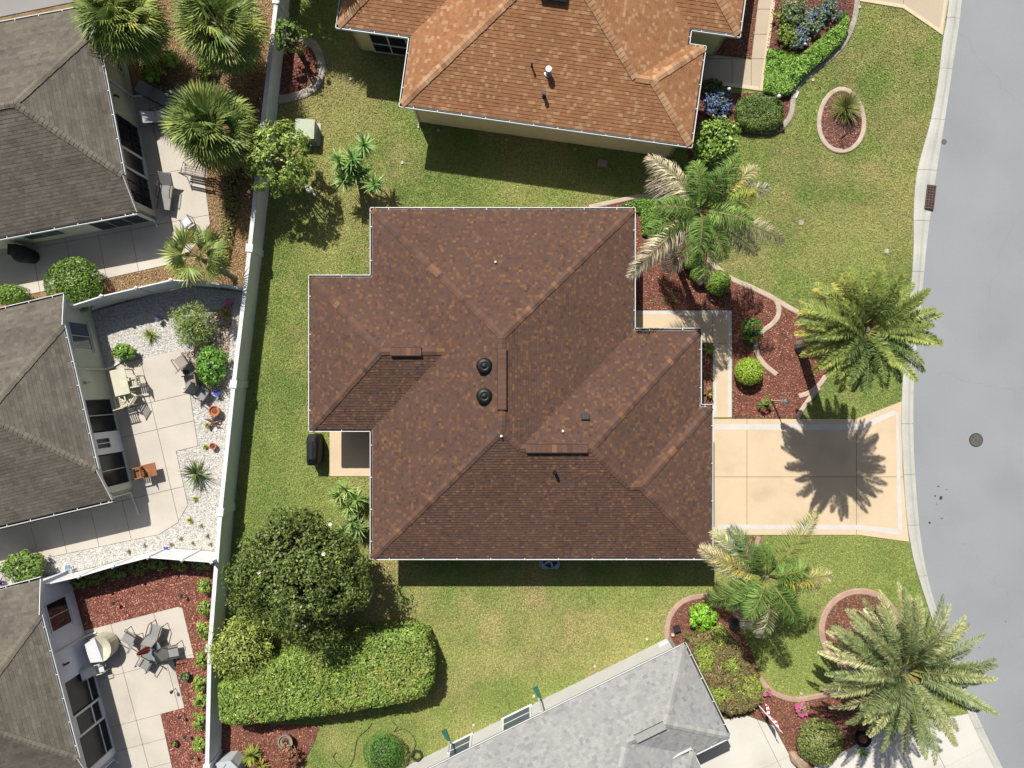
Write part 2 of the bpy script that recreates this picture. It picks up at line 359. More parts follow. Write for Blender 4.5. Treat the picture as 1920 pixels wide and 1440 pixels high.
# mulch beds, gravel: base sheet + loose chips
def chips(name, poly, dens, size, pal, parent, z=.02, flat=.45, n_sides=4, m=None):
    x, y = scatter(poly, dens); n = len(x)
    if n == 0: return
    pal = np.array(pal) * ALB; C = pal[RNG.integers(0, len(pal), n)] * RNG.uniform(.75, 1.25, (n, 1))
    nr = RNG.normal(0, flat, (n, 3)); nr[:, 2] = 1
    V, F, C = leafquads(np.c_[x, y, z + RNG.uniform(0, .035, n)], nr, size * RNG.uniform(.6, 1.4, n), C, .42)
    ob(name, npmesh(name, V, F, m or m_chip, C), parent, kind='stuff')
def leafquads(p, nr, s, C, asp):
    n = len(p); nr = nr / np.linalg.norm(nr, axis=1, keepdims=True)
    r = RNG.normal(size=(n, 3)); u = np.cross(nr, r); u /= np.linalg.norm(u, axis=1, keepdims=True) + 1e-9; v = np.cross(nr, u); s = s[:, None]
    V = np.stack([p - u * s * .5, p + v * s * asp * .5 + u * s * .08, p + u * s * .5, p - v * s * asp * .5 + u * s * .08], 1).reshape(-1, 3)
    return V, np.arange(4 * n).reshape(n, 4), C
def pebbles(name, poly, dens, size, pal, parent, z=.012):
    x, y = scatter(poly, dens); n = len(x); pal = np.array(pal) * ALB; C = pal[RNG.integers(0, len(pal), n)] * RNG.uniform(.8, 1.15, (n, 1))
    s = size * RNG.uniform(.6, 1.4, n); a = RNG.uniform(0, 6.28, n); V = []
    for k, ang in enumerate((0, 1.57, 3.14, 4.71)):
        V.append(np.c_[x + np.cos(a + ang) * s * .5 * (1 if k % 2 else .7), y + np.sin(a + ang) * s * .5 * (1 if k % 2 else .7), np.full(n, z)])
    V.append(np.c_[x + RNG.normal(0, .1, n) * s, y + RNG.normal(0, .1, n) * s, z + s * .45]); V = np.stack(V, 1).reshape(-1, 3); b = np.arange(n)[:, None] * 5
    F = np.concatenate([b + np.array([[i, (i + 1) % 4, 4]]) for i in range(4)]); ob(name, npmesh(name, V, F, m_chip, np.tile(C, (4, 1))), parent, kind='stuff')
REDP = [(.34, .12, .08), (.25, .08, .058), (.43, .19, .13), (.16, .05, .038), (.55, .32, .24), (.29, .10, .066)]
BRNP = [(.30, .13, .082), (.22, .09, .064), (.37, .18, .11), (.14, .06, .042), (.44, .25, .16)]
TANP = [(.42, .26, .12), (.5, .33, .17), (.3, .18, .08), (.2, .11, .05), (.55, .4, .24)]
WHP = [(.66, .64, .60), (.55, .53, .5), (.72, .70, .66), (.42, .4, .37)]
def bed(pts, pal=REDP, dens=420, m=None, size=.085, z=.03, smooth=0):
    poly = PP(pts) if not smooth else smoothline(PP(pts + [pts[0]]), smooth)[:-1]
    o = MB().prism(poly, 0, z).o('mulch_bed', m or m_mulchb, kind='structure'); q = [(p.x, p.y) for p in poly]; EXC.append(q)
    chips('mulch_chips', q, dens, size, pal, o, z=z - .002); return q
bed([(1110, 388), (1160, 378), (1205, 370), (1250, 383), (1290, 430), (1330, 492), (1368, 520), (1410, 540), (1455, 562), (1497, 587), (1540, 625), (1560, 665), (1547, 705), (1520, 742), (1493, 784), (1373, 784), (1373, 581), (1150, 581), (1150, 440)])
bed([(1330, 62), (1392, 70), (1398, -40), (1426, -40), (1408, 110), (1323, 100)], BRNP)
bed([(1300, 644), (1335, 644), (1335, 784), (1300, 784)], BRNP)
bed([(1300, 1005), (1420, 1005), (1413, 1030), (1405, 1047), (1300, 1047)])
bed([(1252, 1197), (1256, 1160), (1278, 1130), (1312, 1119), (1345, 1121), (1372, 1142), (1385, 1175), (1410, 1225), (1432, 1285), (1455, 1302), (1490, 1310), (1540, 1303), (1600, 1297), (1650, 1330), (1653, 1367), (1583, 1406), (1527, 1435), (1510, 1470), (1470, 1397), (1450, 1359), (1400, 1340), (1360, 1347), (1270, 1260)], BRNP)
ring = [(1612 + 70 * math.cos(a), 1180 + 70 * math.sin(a)) for a in np.linspace(0, 6.283, 28)[:-1]]
bed(ring, BRNP + [(.3, .24, .17)])
bed([(1455, -60), (1612, -60), (1606, 8), (1599, 44), (1585, 76), (1563, 103), (1528, 131), (1503, 152), (1489, 173), (1484, 209), (1475, 228), (1457, 243), (1390, 240), (1330, 305), (1290, 315), (1290, 175), (1428, 175)], [(.2, .08, .07), (.28, .12, .1), (.14, .055, .05), (.36, .2, .17)])
oval = [(1577 + 41 * math.cos(a) * (1 + .1 * math.sin(a)), 226 + 57 * math.sin(a)) for a in np.linspace(0, 6.283, 30)[:-1]]
bed(oval, [(.24, .11, .09), (.32, .17, .14), (.16, .07, .06), (.42, .3, .25)])
bed([(515, 185), (532, 72), (568, 74), (590, 95), (597, 125), (590, 150), (570, 167)])
bed([(395, 1355), (600, 1360), (590, 1390), (572, 1425), (560, 1470), (390, 1470)])
for nm, pts, kind in (('mulch_chips', [(215, 90), (240, 0), (530, 0), (485, 470), (474, 546), (300, 530), (330, 500), (393, 420), (383, 345), (360, 170), (290, 175)], 't'), ('mulch_chips', [(180, 528), (345, 491), (400, 480), (474, 546), (355, 535), (293, 550), (166, 583), (140, 570)], 't'),
                      ('mulch_chips', [(140, 1076), (252, 1046), (314, 1030), (424, 1038), (411, 1200), (405, 1470), (333, 1470), (303, 1338), (347, 1328), (326, 1236), (365, 1234), (343, 1140), (335, 1137), (163, 1181)], 'r')):
    q = [(p.x, p.y) for p in PP(pts)]; chips(nm, q, 420, .09, TANP if kind == 't' else [(.42, .14, .10), (.33, .10, .072), (.53, .22, .16), (.23, .07, .052), (.64, .36, .28)], bpy.data.objects['tan_mulch_yard' if kind == 't' else 'red_mulch_yard'], z=.014)
for pts in ([(166, 588), (293, 553), (355, 538), (474, 552), (454, 720), (430, 960), (425, 1034), (314, 1026), (252, 1042), (127, 1075), (60, 1090), (60, 1052), (100, 1044), (298, 1003), (334, 981), (354, 946), (332, 847), (373, 837), (358, 740), (348, 653), (255, 675), (205, 695), (180, 620)],):
    pebbles('gravel', [(p.x, p.y) for p in PP(pts)], 420, .085, WHP, bpy.data.objects['gravel_yard'])
q = [(p.x, p.y) for p in PP([(395, 590), (438, 560), (425, 730), (385, 740), (350, 665), (375, 640)])]; chips('dry_leaves', q, 260, .12, [(.4, .26, .18), (.5, .35, .26), (.3, .15, .1), (.22, .12, .08)], bpy.data.objects['gravel_yard'], z=.03)

def edging(pts, wd, m, label, ht=.09, n=7, cat='edging', closed=False):
    line = smoothline(PP(pts + ([pts[0]] if closed else [])), n); L = offset(line, wd / 2); R = offset(line, -wd / 2)
    EXC.append([(p.x, p.y) for p in L + R[::-1]])
    b = MB(); prof = [(0, 0), (0, .7), (.18, 1), (.82, 1), (1, .7), (1, 0)]; V = []; F = []
    for l, r in zip(L, R):
        for f, z in prof: c = l + (r - l) * f; V.append((c.x, c.y, z * ht))
    k = 6
    for i in range(len(L) - 1):
        for j in range(5): F.append((i * k + j, i * k + j + 1, (i + 1) * k + j + 1, (i + 1) * k + j))
    F += [tuple(range(k)), tuple(range((len(L) - 1) * k, len(L) * k))[::-1]]
    return b.add(V, F).o('garden_edging', m, label=label, cat=cat)
edging([(1105, 389), (1160, 377), (1200, 369), (1240, 375)], .22, m_edge, 'tan concrete edging curving out behind the brown roofed house')
edging([(1325, 487), (1368, 521), (1410, 540), (1445, 557), (1475, 575), (1505, 592), (1540, 625), (1560, 665)], .24, m_edge, 'tan concrete edging between the red mulch and the north lawn')
edging([(1452, 560), (1459, 575), (1458, 593), (1447, 608), (1432, 619), (1420, 631), (1416, 645), (1420, 665), (1433, 684), (1455, 702)], .24, m_edge, 'tan S-shaped concrete edging winding through the red mulch bed', ht=.097)
edging([(1549, 703), (1535, 722), (1517, 736), (1497, 743)], .24, m_edge, 'short curved tan edging under the palm fronds at the mulch')
edging([(1535, 727), (1517, 748), (1503, 768), (1494, 784)], .22, m_edge, 'tan edging running down to the driveway beside the lamp post', ht=.097)
edging([(1423, 1006), (1415, 1028), (1407, 1047)], .24, m_edgep, 'short pinkish edging beside the driveway and shaggy palm')
edging([(1250, 1197), (1254, 1160), (1276, 1130), (1310, 1118), (1345, 1119), (1373, 1140), (1387, 1175)], .26, m_edgep, 'pinkish curved edging round the bright green bush')
edging([(1425, 1270), (1437, 1288), (1457, 1302), (1490, 1311), (1530, 1305), (1585, 1293)], .26, m_edgep, 'pinkish curved edging beneath the lawn by the pink flowers')
edging([(1612 + 72 * math.cos(a), 1180 + 72 * math.sin(a)) for a in np.linspace(0, 6.283, 17)[:-1]], .30, m_edgep, 'round pinkish edging ring under the big grey green palm', closed=True, n=4)
edging([(1608, -20), (1606, 10), (1599, 44), (1585, 76), (1563, 103), (1528, 131), (1503, 152), (1489, 173), (1484, 209), (1475, 228), (1457, 244), (1420, 246), (1390, 240)], .26, m_edgeg, 'weathered grey edging winding along the fern bed', ht=.07)
edging([(x, y) for x, y in [(1577 + 42 * math.cos(a) * (1 + .1 * math.sin(a)), 226 + 58 * math.sin(a)) for a in np.linspace(0, 6.283, 19)[:-1]]], .22, m_edge, 'oval concrete edging ring set in the north lawn', closed=True, n=4)
edging([(563, 72), (588, 85), (602, 112), (602, 140), (588, 165), (560, 180), (520, 188)], .40, m_edgeg, 'wide grey edging round the red bed against the garden wall')

# ------------------------------------------------------------------ roofs and houses
PITCH = 5 / 12
class Frame:
    def __init__(s, ox, oy, deg): s.o = Vector((ox, oy, 0)); a = math.radians(deg); s.a = a; s.x = Vector((math.cos(a), math.sin(a), 0)); s.y = Vector((-math.sin(a), math.cos(a), 0))
    def __call__(s, x, y, z=0.0): p = s.o + s.x * x + s.y * y; return Vector((p.x, p.y, z))
def build_roof(house, fr, faces, hips, z0, pal, wts, ex=.145, wr=(.11, .26), thick=.022, n_single=0, mat=None, capw=.15, capstep=.2, cap_single=0, band=0.0, cappal=None):
    mat = mat or m_shingle; rnd = random.Random(3); deck = MB(); tabs = []; nrm = math.sqrt(1 + PITCH ** 2)
    for poly, ev, g in faces:
        e = (g[1], -g[0]); h = lambda b: z0 + PITCH * b
        ab = [(x * e[0] + y * e[1], (x - ev[0]) * g[0] + (y - ev[1]) * g[1]) for x, y in poly]
        c0 = ev[0] * g[0] + ev[1] * g[1]
        def to3(a, b, r): x = e[0] * a + g[0] * (b + c0); y = e[1] * a + g[1] * (b + c0); v = fr(x, y, h(b) + r); return v
        deck.quad(*[to3(a, b, -.012) for a, b in ab])
        exp_ = ex / nrm; bmax = max(q[1] for q in ab); bmin = min(q[1] for q in ab); amin = min(q[0] for q in ab); amax = max(q[0] for q in ab)
        i = math.floor(bmin / exp_ + 1e-6)
        while i * exp_ < bmax - 1e-4:
            b0, b1 = i * exp_, (i + 1) * exp_; i += 1
            st = clip(clip(ab, 1, b0, True), 1, b1, False)
            if len(st) < 3: continue
            s0 = min(q[0] for q in st); s1 = max(q[0] for q in st); a = s0 - rnd.random() * wr[1]; bandf = 1 + band * math.sin(i * 1.7) * rnd.random()
            while a < s1:
                a2 = a + rnd.uniform(*wr); q = clip(clip(st, 0, a, True), 0, a2, False); a = a2
                if len(q) < 3 or area(q) < 2e-4: continue
                r = thick * rnd.uniform(.6, 1.3); V = [to3(x, b, r * (1 - .9 * (b - b0) / exp_)) for x, b in q]; F = [tuple(range(len(q)))]; n = len(q)
                for j in range(n):
                    if abs(q[j][1] - b0) < 1e-6 and abs(q[(j + 1) % n][1] - b0) < 1e-6 and abs(q[j][0] - q[(j + 1) % n][0]) > .01:
                        k = len(V); V += [to3(q[j][0], b0, -.012), to3(q[(j + 1) % n][0], b0, -.012)]; F.append((j, k, k + 1, (j + 1) % n))
                c = np.array(rnd.choices(pal, wts)[0]) * rnd.uniform(.92, 1.08) * bandf
                tabs.append((V, F, c))
    dk = deck.o('roof', mat, house, C=np.array(pal[0]))
    tabs.sort(key=lambda t: t[0][0].x ** 2 + t[0][0].y ** 2 if abs(t[0][0].x) < 24 and abs(t[0][0].y) < 18 else 1e9)
    for V, F, c in tabs[:n_single]: ob('shingle', mesh('shingle', V, F, mat, c), dk)
    V, F, C = [], [], []
    for v, f, c in tabs[n_single:]:
        k = len(V); V += v; F += [tuple(j + k for j in q) for q in f]; C += [c] * len(f)
    ob('shingle_courses', mesh('shingle_courses', V, F, mat, C), dk, kind='stuff')
    # hip and ridge caps: hips = ((x,y,z_b),(x,y,z_b), g1, g2)
    caps = []; cp = cappal or pal
    for (x0, y0, b0), (x1, y1, b1), g1, g2 in hips:
        A = fr(x0, y0, z0 + PITCH * b0); B = fr(x1, y1, z0 + PITCH * b1); t = (B - A); L = t.length; t.normalize(); side = []
        for g in (g1, g2):
            n3 = (Vector((0, 0, nrm * 1.0)) - (fr.x * g[0] + fr.y * g[1]) * PITCH); n3.normalize(); s_ = n3.cross(t); s_.normalize()
            if s_.dot(fr.x * g[0] + fr.y * g[1]) > 0: s_ = -s_
            side.append((s_, n3))
        if side[0][0].dot(side[1][0]) > .9: side[1] = (-side[0][0], side[0][1])
        k = 0
        while k * capstep < L - .05:
            a0 = A + t * (k * capstep); a1 = A + t * min(k * capstep + capstep + .03, L); up = Vector((0, 0, 1)); wv = capw * rnd.uniform(.93, 1.07)
            r0, r1 = .05, .03; (s1, n1), (s2, n2) = side
            V = [a0 + s1 * wv + n1 * (r0 - .01), a0 + up * r0, a0 + s2 * wv + n2 * (r0 - .01), a1 + s1 * wv + n1 * r1, a1 + up * r1, a1 + s2 * wv + n2 * r1, a0 + s1 * wv - n1 * .01, a0 - up * .0, a0 + s2 * wv - n2 * .01, a1 + s1 * wv - n1 * .01, a1 + s2 * wv - n2 * .01]
            F = [(0, 1, 4, 3), (1, 2, 5, 4), (0, 6, 7, 1), (1, 7, 8, 2), (0, 3, 9, 6), (2, 8, 10, 5)]
            caps.append((V, F, np.array(rnd.choices(cp, wts)[0]) * rnd.uniform(.9, 1.2))); k += 1
    inview = lambda c: abs(c[0][0].x) < 22.5 and abs(c[0][0].y) < 17
    caps.sort(key=lambda c: (not inview(c), c[0][0].length_squared)); V, F, C = [], [], []
    for i, (v, f, c) in enumerate(caps):
        if i < cap_single and inview((v,)): ob('ridge_cap', mesh('ridge_cap', v, f, mat, c), dk)
        else: k = len(V); V += v; F += [tuple(j + k for j in q) for q in f]; C += [c] * len(f)
    if V: ob('ridge_cap_run', mesh('ridge_cap_run', V, F, mat, C), dk, kind='stuff')
    return dk
def gutter(house, fr, a, b, z, out, step=1.5, miter=(0, 0)):
    """trough along eave a-b (local); out = outward local unit vector"""
    A = Vector((a[0], a[1], 0)); B = Vector((b[0], b[1], 0)); t = (B - A).normalized(); o = Vector((out[0], out[1], 0)); gw = .115
    def W(p, z): return fr(p.x, p.y, z)
    b1 = MB(); A2 = A + t * -miter[0] * gw; B2 = B + t * miter[1] * gw; e = .028
    V = []
    for s_, q, q2 in ((0, A, A2), (1, B, B2)):
        ma, mb = (q2 - q), (q2 - q)
        V += [W(q + o * .0, z - .125), W(q2 + o * gw, z - .125), W(q2 + o * gw, z + .005), W(q2 + o * (gw - e) - t * 0, z + .005), W(q2 + o * (gw - e), z - .11), W(q + o * .0, z - .11)]
    F = [(i, (i + 1) % 6, 6 + (i + 1) % 6, 6 + i) for i in range(6)] + [tuple(range(6)), tuple(range(11, 5, -1))]
    b1.add(V, F); n = max(1, int((B - A).length / step))
    for i in range(n):
        c = A + (B - A) * ((i + .5) / n); b1.bar(W(c + o * -.02, z + .0), W(c + o * gw, z + .01), .03, .012)
    g = b1.o('gutter', m_gutter, house)
    MB().quad(W(A, z - .108), W(A2 + o * (gw - e), z - .108), W(B2 + o * (gw - e), z - .108), W(B, z - .108)).o('gutter_debris', m_grime, g)
    return g
def walls(house, fr, poly, z0, z1, m, name='wall'):
    n = len(poly)
    for i in range(n):
        a, b = poly[i], poly[(i + 1) % n]; c = Vector((b[0] - a[0], b[1] - a[1])); c.normalize(); nn = (-c.y, c.x); th = .16
        q = [fr(*a), fr(*b), fr(b[0] + nn[0] * th, b[1] + nn[1] * th), fr(a[0] + nn[0] * th, a[1] + nn[1] * th)]
        MB().prism(q, z0, z1, bottom=True).o(name, m, house)
    EXC.append([tuple(fr(*p)[:2]) for p in poly])
def soffit(house, fr, outer, z): MB().quad(*[fr(x, y, z) for x, y in outer]).o('soffit', m_soffit, house)
def fascia(house, fr, a, b, z, m=None):
    MB().bar(fr(*a, z - .07), fr(*b, z - .07), .025, .15).o('fascia', m or m_gutter, house)
Np, Sp, Ep, Wp = (0, -1), (0, 1), (-1, 0), (1, 0)     # upslope directions of faces that look N, S, E, W

BRN = [(.083, .046, .033), (.090, .050, .035), (.076, .043, .032), (.118, .062, .036), (.074, .048, .042), (.136, .072, .040), (.062, .036, .029)]
BRW = [32, 22, 18, 10, 9, 4, 5]
def main_house():
    fr = Frame(0, 0, 0); z0 = 2.75
    xw, xe, yn, ys = -6.25, 5.42, 7.80, -7.76; xd, y0, y1 = -9.0, -2.02, 4.78; xb, yb = 8.38, 2.40; xc, yc = 8.90, -1.02
    h = (xe - xw) / 2; m = (xw + xe) / 2; hD = (y1 - y0) / 2; yD = (y0 + y1) / 2; hB = (yb - ys) / 2; yB = (yb + ys) / 2; hC = (yc - ys) / 2; yC = (yc + ys) / 2
    aN, aS, q1, q2 = (m, yn - h), (m, ys + h), (xe - hB, yB), (xb - hB, yB); c1, c2 = (xb - hC, yC), (xc - hC, yC); d1, d2 = (xd + hD, yD), (xw + hD, yD)
    house = empty('main_house', (0, 0, 0), 'central house with a dark brown shingle hip roof and white gutters', 'house')
    faces = [([(xw, yn), (xe, yn), aN], (xw, yn), Np), ([(xw, ys), aS, aN, (xw, yn), (xw, y1), d2, (xw, y0)], (xw, ys), Wp),
             ([(xd, y1), d1, d2, (xw, y1)], (xd, y1), Np), ([(xd, y0), (xw, y0), d2, d1], (xd, y0), Sp), ([(xd, y0), d1, (xd, y1)], (xd, y0), Wp),
             ([(xe, yn), (xe, yb), q1, aS, aN], (xe, yn), Ep), ([(xe, yb), (xb, yb), q2, q1], (xe, yb), Np), ([(xb, yb), (xb, yc), c1, q2], (xb, yb), Ep),
             ([(xb, yc), (xc, yc), c2, c1], (xb, yc), Np), ([(xc, yc), (xc, ys), c2], (xc, yc), Ep),
             ([(xw, ys), (xc, ys), c2, c1, q2, q1, aS], (xw, ys), Sp)]
    hips = [((xw, yn, 0), (*aN, h), Np, Wp), ((xe, yn, 0), (*aN, h), Np, Ep), ((*aS, h), (*aN, h), Ep, Wp), ((xw, ys, 0), (*aS, h), Sp, Wp), ((*q1, hB), (*aS, h), Sp, Ep), ((*q1, hB), (*q2, hB), Sp, Np),
            ((xb, yb, 0), (*q2, hB), Np, Ep), ((*c1, hC), (*q2, hB), Sp, Ep), ((*c1, hC), (*c2, hC), Np, Sp), ((xc, yc, 0), (*c2, hC), Np, Ep), ((xc, ys, 0), (*c2, hC), Sp, Ep),
            ((xd, y1, 0), (*d1, hD), Np, Wp), ((xd, y0, 0), (*d1, hD), Sp, Wp), ((*d1, hD), (*d2, hD), Np, Sp)]
    roof = build_roof(house, fr, faces, hips, z0, BRN, BRW, n_single=300, cap_single=300, wr=(.08, .17), ex=.125, cappal=[tuple(v * 1.1 for v in c) for c in BRN])
    out = [(xw, yn), (xw, y1), (xd, y1), (xd, y0), (xw, y0), (xw, ys), (xc, ys), (xc, yc), (xb, yc), (xb, yb), (xe, yb), (xe, yn)]
    soffit(house, fr, out, z0 - .16); walls(house, fr, inset(out, .42), 0, z0 - .162, m_beige)
    for i in range(12):
        a, b = out[i], out[(i + 1) % 12]; dx, dy = b[0] - a[0], b[1] - a[1]; L = math.hypot(dx, dy); o = (dy / L, -dx / L)
        pv = out[i - 1]; nx = out[(i + 2) % 12]; cv = lambda p, q, r: (q[0] - p[0]) * (r[1] - q[1]) - (q[1] - p[1]) * (r[0] - q[0])
        gutter(house, fr, a, b, z0 - .03, o, 1.4, (1 if cv(pv, a, b) > 0 else -1, 1 if cv(a, b, nx) > 0 else -1)); fascia(house, fr, a, b, z0 - .02)
    # ridge vents, roof fans, pipes
    for (a, b) in (((m, 1.45), (m, -1.05)), ((q1[0] + .25, yB), (q2[0] - .15, yB)), ((d1[0] + .42, yD), (d1[0] + 1.75, yD))):
        zz = z0 + PITCH * (h if a[0] == m else hB if a[1] == yB else hD) + .055
        v = MB(); v.bar((*a, zz - .012), (*b, zz - .012), .39, .06); o = v.o('ridge_vent', m_skyl, roof)
        cb = MB(); L = math.hypot(b[0] - a[0], b[1] - a[1]); n = int(L / .2); C = []; t = (Vector((*b, 0)) - Vector((*a, 0))) / n
        for i in range(n):
            p = Vector((*a, zz + .012)) + t * i; cb.bar(p + Vector((0, 0, .012)), p + t * .97 + Vector((0, 0, .012)), .33, .02); C += [np.array(random.choices(BRN, BRW)[0]) * 1.2] * 6
        cb.o('vent_cap_shingles', m_shingle, roof, C=C, kind='stuff')
    for px, py in ((908, 686), (908, 743)):
        x = (px - 960) * S * .845; y = (720 - py) * S * .845; zz = z0 + PITCH * (x - xw)
        f = MB().lathe((x, y, zz - .12), [(.23, 0), (.23, .26)], 24).o('roof_fan', m_dmetal, roof)
        MB().lathe((x, y, zz + .13), [(.0, .0), (.33, .0), (.335, .02), (.30, .06), (.2, .10), (.16, .105), (.15, .09), (.1, .09), (.09, .115), (.02, .125)], 32).o('fan_cap', m_black, f, smooth=True)
    def pipe(px, py, zg, r, hh, mm): p = P(px, py, zg); MB().lathe((p.x, p.y, zg - .2), [(r * 1.9, 0), (r * 1.9, .18), (r, .2), (r, .2 + hh), (r * .6, .2 + hh)], 12).o('vent_pipe', mm, roof)
    def zr(px, py, f):
        z = z0
        for _ in range(12): z = z0 + PITCH * f(P(px, py, z))
        return z
    pipe(929, 492, zr(929, 492, lambda q: yn - q.y), .04, .14, m_gutter); pipe(1055, 808, zr(1055, 808, lambda q: yb - q.y), .045, .14, m_gutter); pipe(1040, 884, zr(1040, 884, lambda q: q.y - ys), .07, .4, m_black); pipe(940, 818, z0 + PITCH * h, .03, .1, m_gutter)
    zb_ = zr(1097, 781, lambda q: yb - q.y); p = P(1097, 781, zb_); R = Matrix.Rotation(math.radians(-22.6), 3, 'X')
    MB().box((p.x, p.y, zb_ + .06), (.34, .3, .16), R).o('box_vent', m_black, roof)
    MB().bar((8.05, -7.35, 2.35), (8.05, -7.35, .1), .09, .07).o('downspout', m_gutter, house)
main_house()

ORG = [(.245, .118, .056), (.235, .111, .052), (.257, .126, .061), (.315, .180, .096), (.215, .099, .048)]
def north_house():
    fr = Frame(-5.06, 12.42, -8.0); z0 = 2.75; s = .1
    house = empty('north_house', tuple(fr(6, 6)), 'pale yellow house with an orange brown shingle hip roof', 'house')
    x0, xE, xC, yN = s, 12.40, 13.15, 16; h = (xE - x0) / 2; m = (x0 + xE) / 2; aS = (m, s + h); aN = (m, yN - h); y0 = s
    hC = 2.2; yC = y0 + hC; c1 = (xE - hC, yC); c2 = (xC - hC, yC); yc = y0 + 2 * hC
    wx, w0, w1 = -3.2, 3.2, 9.2; hW = 3.0; yW = 6.2; e0, e1, ex_, hE, yE = 5.3, 11.3, 14.6, 3.0, 8.3
    wa, wb = (wx + hW, yW), (x0 + hW, yW); ea, eb = (ex_ - hE, yE), (xE - hE, yE)
    faces = [([(x0, y0), (xC, y0), c2, c1, aS], (x0, y0), Sp), ([(xC, y0), (xC, yc), c2], (xC, y0), Ep), ([(xC, yc), (xE, yc), c1, c2], (xC, yc), Np),
             ([(xE, yc), (xE, e0), eb, (xE, e1), (xE, yN), aN, aS, c1], (xE, yc), Ep), ([(xE, e0), (ex_, e0), ea, eb], (xE, e0), Sp), ([(ex_, e0), (ex_, e1), ea], (ex_, e0), Ep), ([(ex_, e1), (xE, e1), eb, ea], (ex_, e1), Np),
             ([(x0, y0), aS, aN, (x0, yN), (x0, w1), wb, (x0, w0)], (x0, y0), Wp), ([(wx, w0), (x0, w0), wb, wa], (wx, w0), Sp), ([(wx, w0), wa, (wx, w1)], (wx, w0), Wp), ([(wx, w1), wa, wb, (x0, w1)], (wx, w1), Np),
             ([(x0, yN), aN, (xE, yN)], (x0, yN), Np)]
    hips = [((x0, y0, 0), (*aS, h), Sp, Wp), ((*c1, hC), (*aS, h), Sp, Ep), ((*c1, hC), (*c2, hC), Sp, Np), ((xC, y0, 0), (*c2, hC), Sp, Ep), ((xC, yc, 0), (*c2, hC), Np, Ep), ((ex_, e0, 0), (*ea, hE), Sp, Ep), ((wx, w0, 0), (*wa, hW), Sp, Wp),
            ((*wa, hW), (*wb, hW), Np, Sp), ((*aS, h), (*aN, h), Ep, Wp), ((*ea, hE), (*eb, hE), Np, Sp)]
    roof = build_roof(house, fr, faces, hips, z0, ORG, [34, 24, 20, 13, 9], ex=.15, wr=(.10, .20), thick=.016, n_single=300, cap_single=260, capw=.17, cappal=[(.28, .155, .082), (.30, .175, .098), (.25, .13, .068), (.335, .205, .12), (.23, .115, .06)])
    out = [(x0, y0), (xC, y0), (xC, yc), (xE, yc), (xE, e0), (ex_, e0), (ex_, e1), (xE, e1), (xE, yN), (x0, yN), (x0, w1), (wx, w1), (wx, w0), (x0, w0)]
    soffit(house, fr, out, z0 - .16); wl = inset(out, .32); walls(house, fr, wl, 0, z0 - .162, m_yellow)
    n = len(out)
    for i in range(n):
        a, b = out[i], out[(i + 1) % n]; dx, dy = b[0] - a[0], b[1] - a[1]; L = math.hypot(dx, dy); o = (dy / L, -dx / L); pv = out[i - 1]; nx = out[(i + 2) % n]; cv = lambda p, q, r: (q[0] - p[0]) * (r[1] - q[1]) - (q[1] - p[1]) * (r[0] - q[0])
        gutter(house, fr, a, b, z0 - .03, o, 1.05, (1 if cv(pv, a, b) > 0 else -1, 1 if cv(a, b, nx) > 0 else -1)); fascia(house, fr, a, b, z0 - .02)
    # screened porch in the west wing
    yw = w0 + .32
    for i, (a, b, zb, zt) in enumerate([(-2.05, -1.25, .95, 2.2), (-1.2, -.4, .95, 2.2), (-2.05, -1.25, .15, .85), (-1.2, -.4, .15, .85), (-.3, .38, .95, 2.2), (-.3, .38, .15, .85)]):
        w_ = MB().box(fr((a + b) / 2, yw - .012, (zb + zt) / 2), (b - a, .03, zt - zb), Matrix.Rotation(fr.a, 3, 'Z')).o('screen_pane', m_glassdk, house)
    for x in (-2.09, -1.225, -.35, .40): MB().box(fr(x, yw - .03, 1.2), (.06, .06, 2.2), Matrix.Rotation(fr.a, 3, 'Z')).o('mullion', m_gutter, house)
    for z in (.1, .9, 2.25): MB().box(fr(-.85, yw - .026, z), (2.5, .05, .06), Matrix.Rotation(fr.a, 3, 'Z')).o('rail', m_gutter, house)
    MB().tube([fr(.5, y0 - .0, 2.6), fr(.5, .38, 2.4), fr(.5, .36, .15), fr(.5, .12, .06)], .045).o('downspout', m_gutter, house)
    def pipe(px, py, zg, r, hh, mm): p = P(px, py, zg); MB().lathe((p.x, p.y, zg - .2), [(r * 1.6, 0), (r * 1.6, .2), (r, .22), (r, .2 + hh), (r * 1.3, .2 + hh), (r * 1.2, .28 + hh)], 14).o('vent_pipe', mm, roof)
    def zr(px, py):
        z = z0
        for _ in range(12): z = z0 + PITCH * ((P(px, py, z) - fr.o).dot(fr.y) - y0)
        return z
    pipe(1028, 137, zr(1028, 137), .115, .34, m_metal); pipe(997, 124, zr(997, 124), .04, .3, m_dmetal); pipe(1020, 180, zr(1020, 180), .07, .28, m_dmetal)
    zb_ = zr(1040, -9); p = P(1040, -9, zb_); MB().box((p.x, p.y, zb_ + .08), (1.1, .5, .2), Matrix.Rotation(fr.a, 3, 'Z') @ Matrix.Rotation(math.radians(22.6), 3, 'X')).o('box_vent', m_black, roof)
    MB().box(fr(9.6, -.35, .06), (.45, .32, .12), Matrix.Rotation(fr.a, 3, 'Z')).o('splash_block', M('splash_block', (.4, .27, .24)), label='pinkish concrete splash block in the shade under the yellow wall', cat='splash block')
north_house()

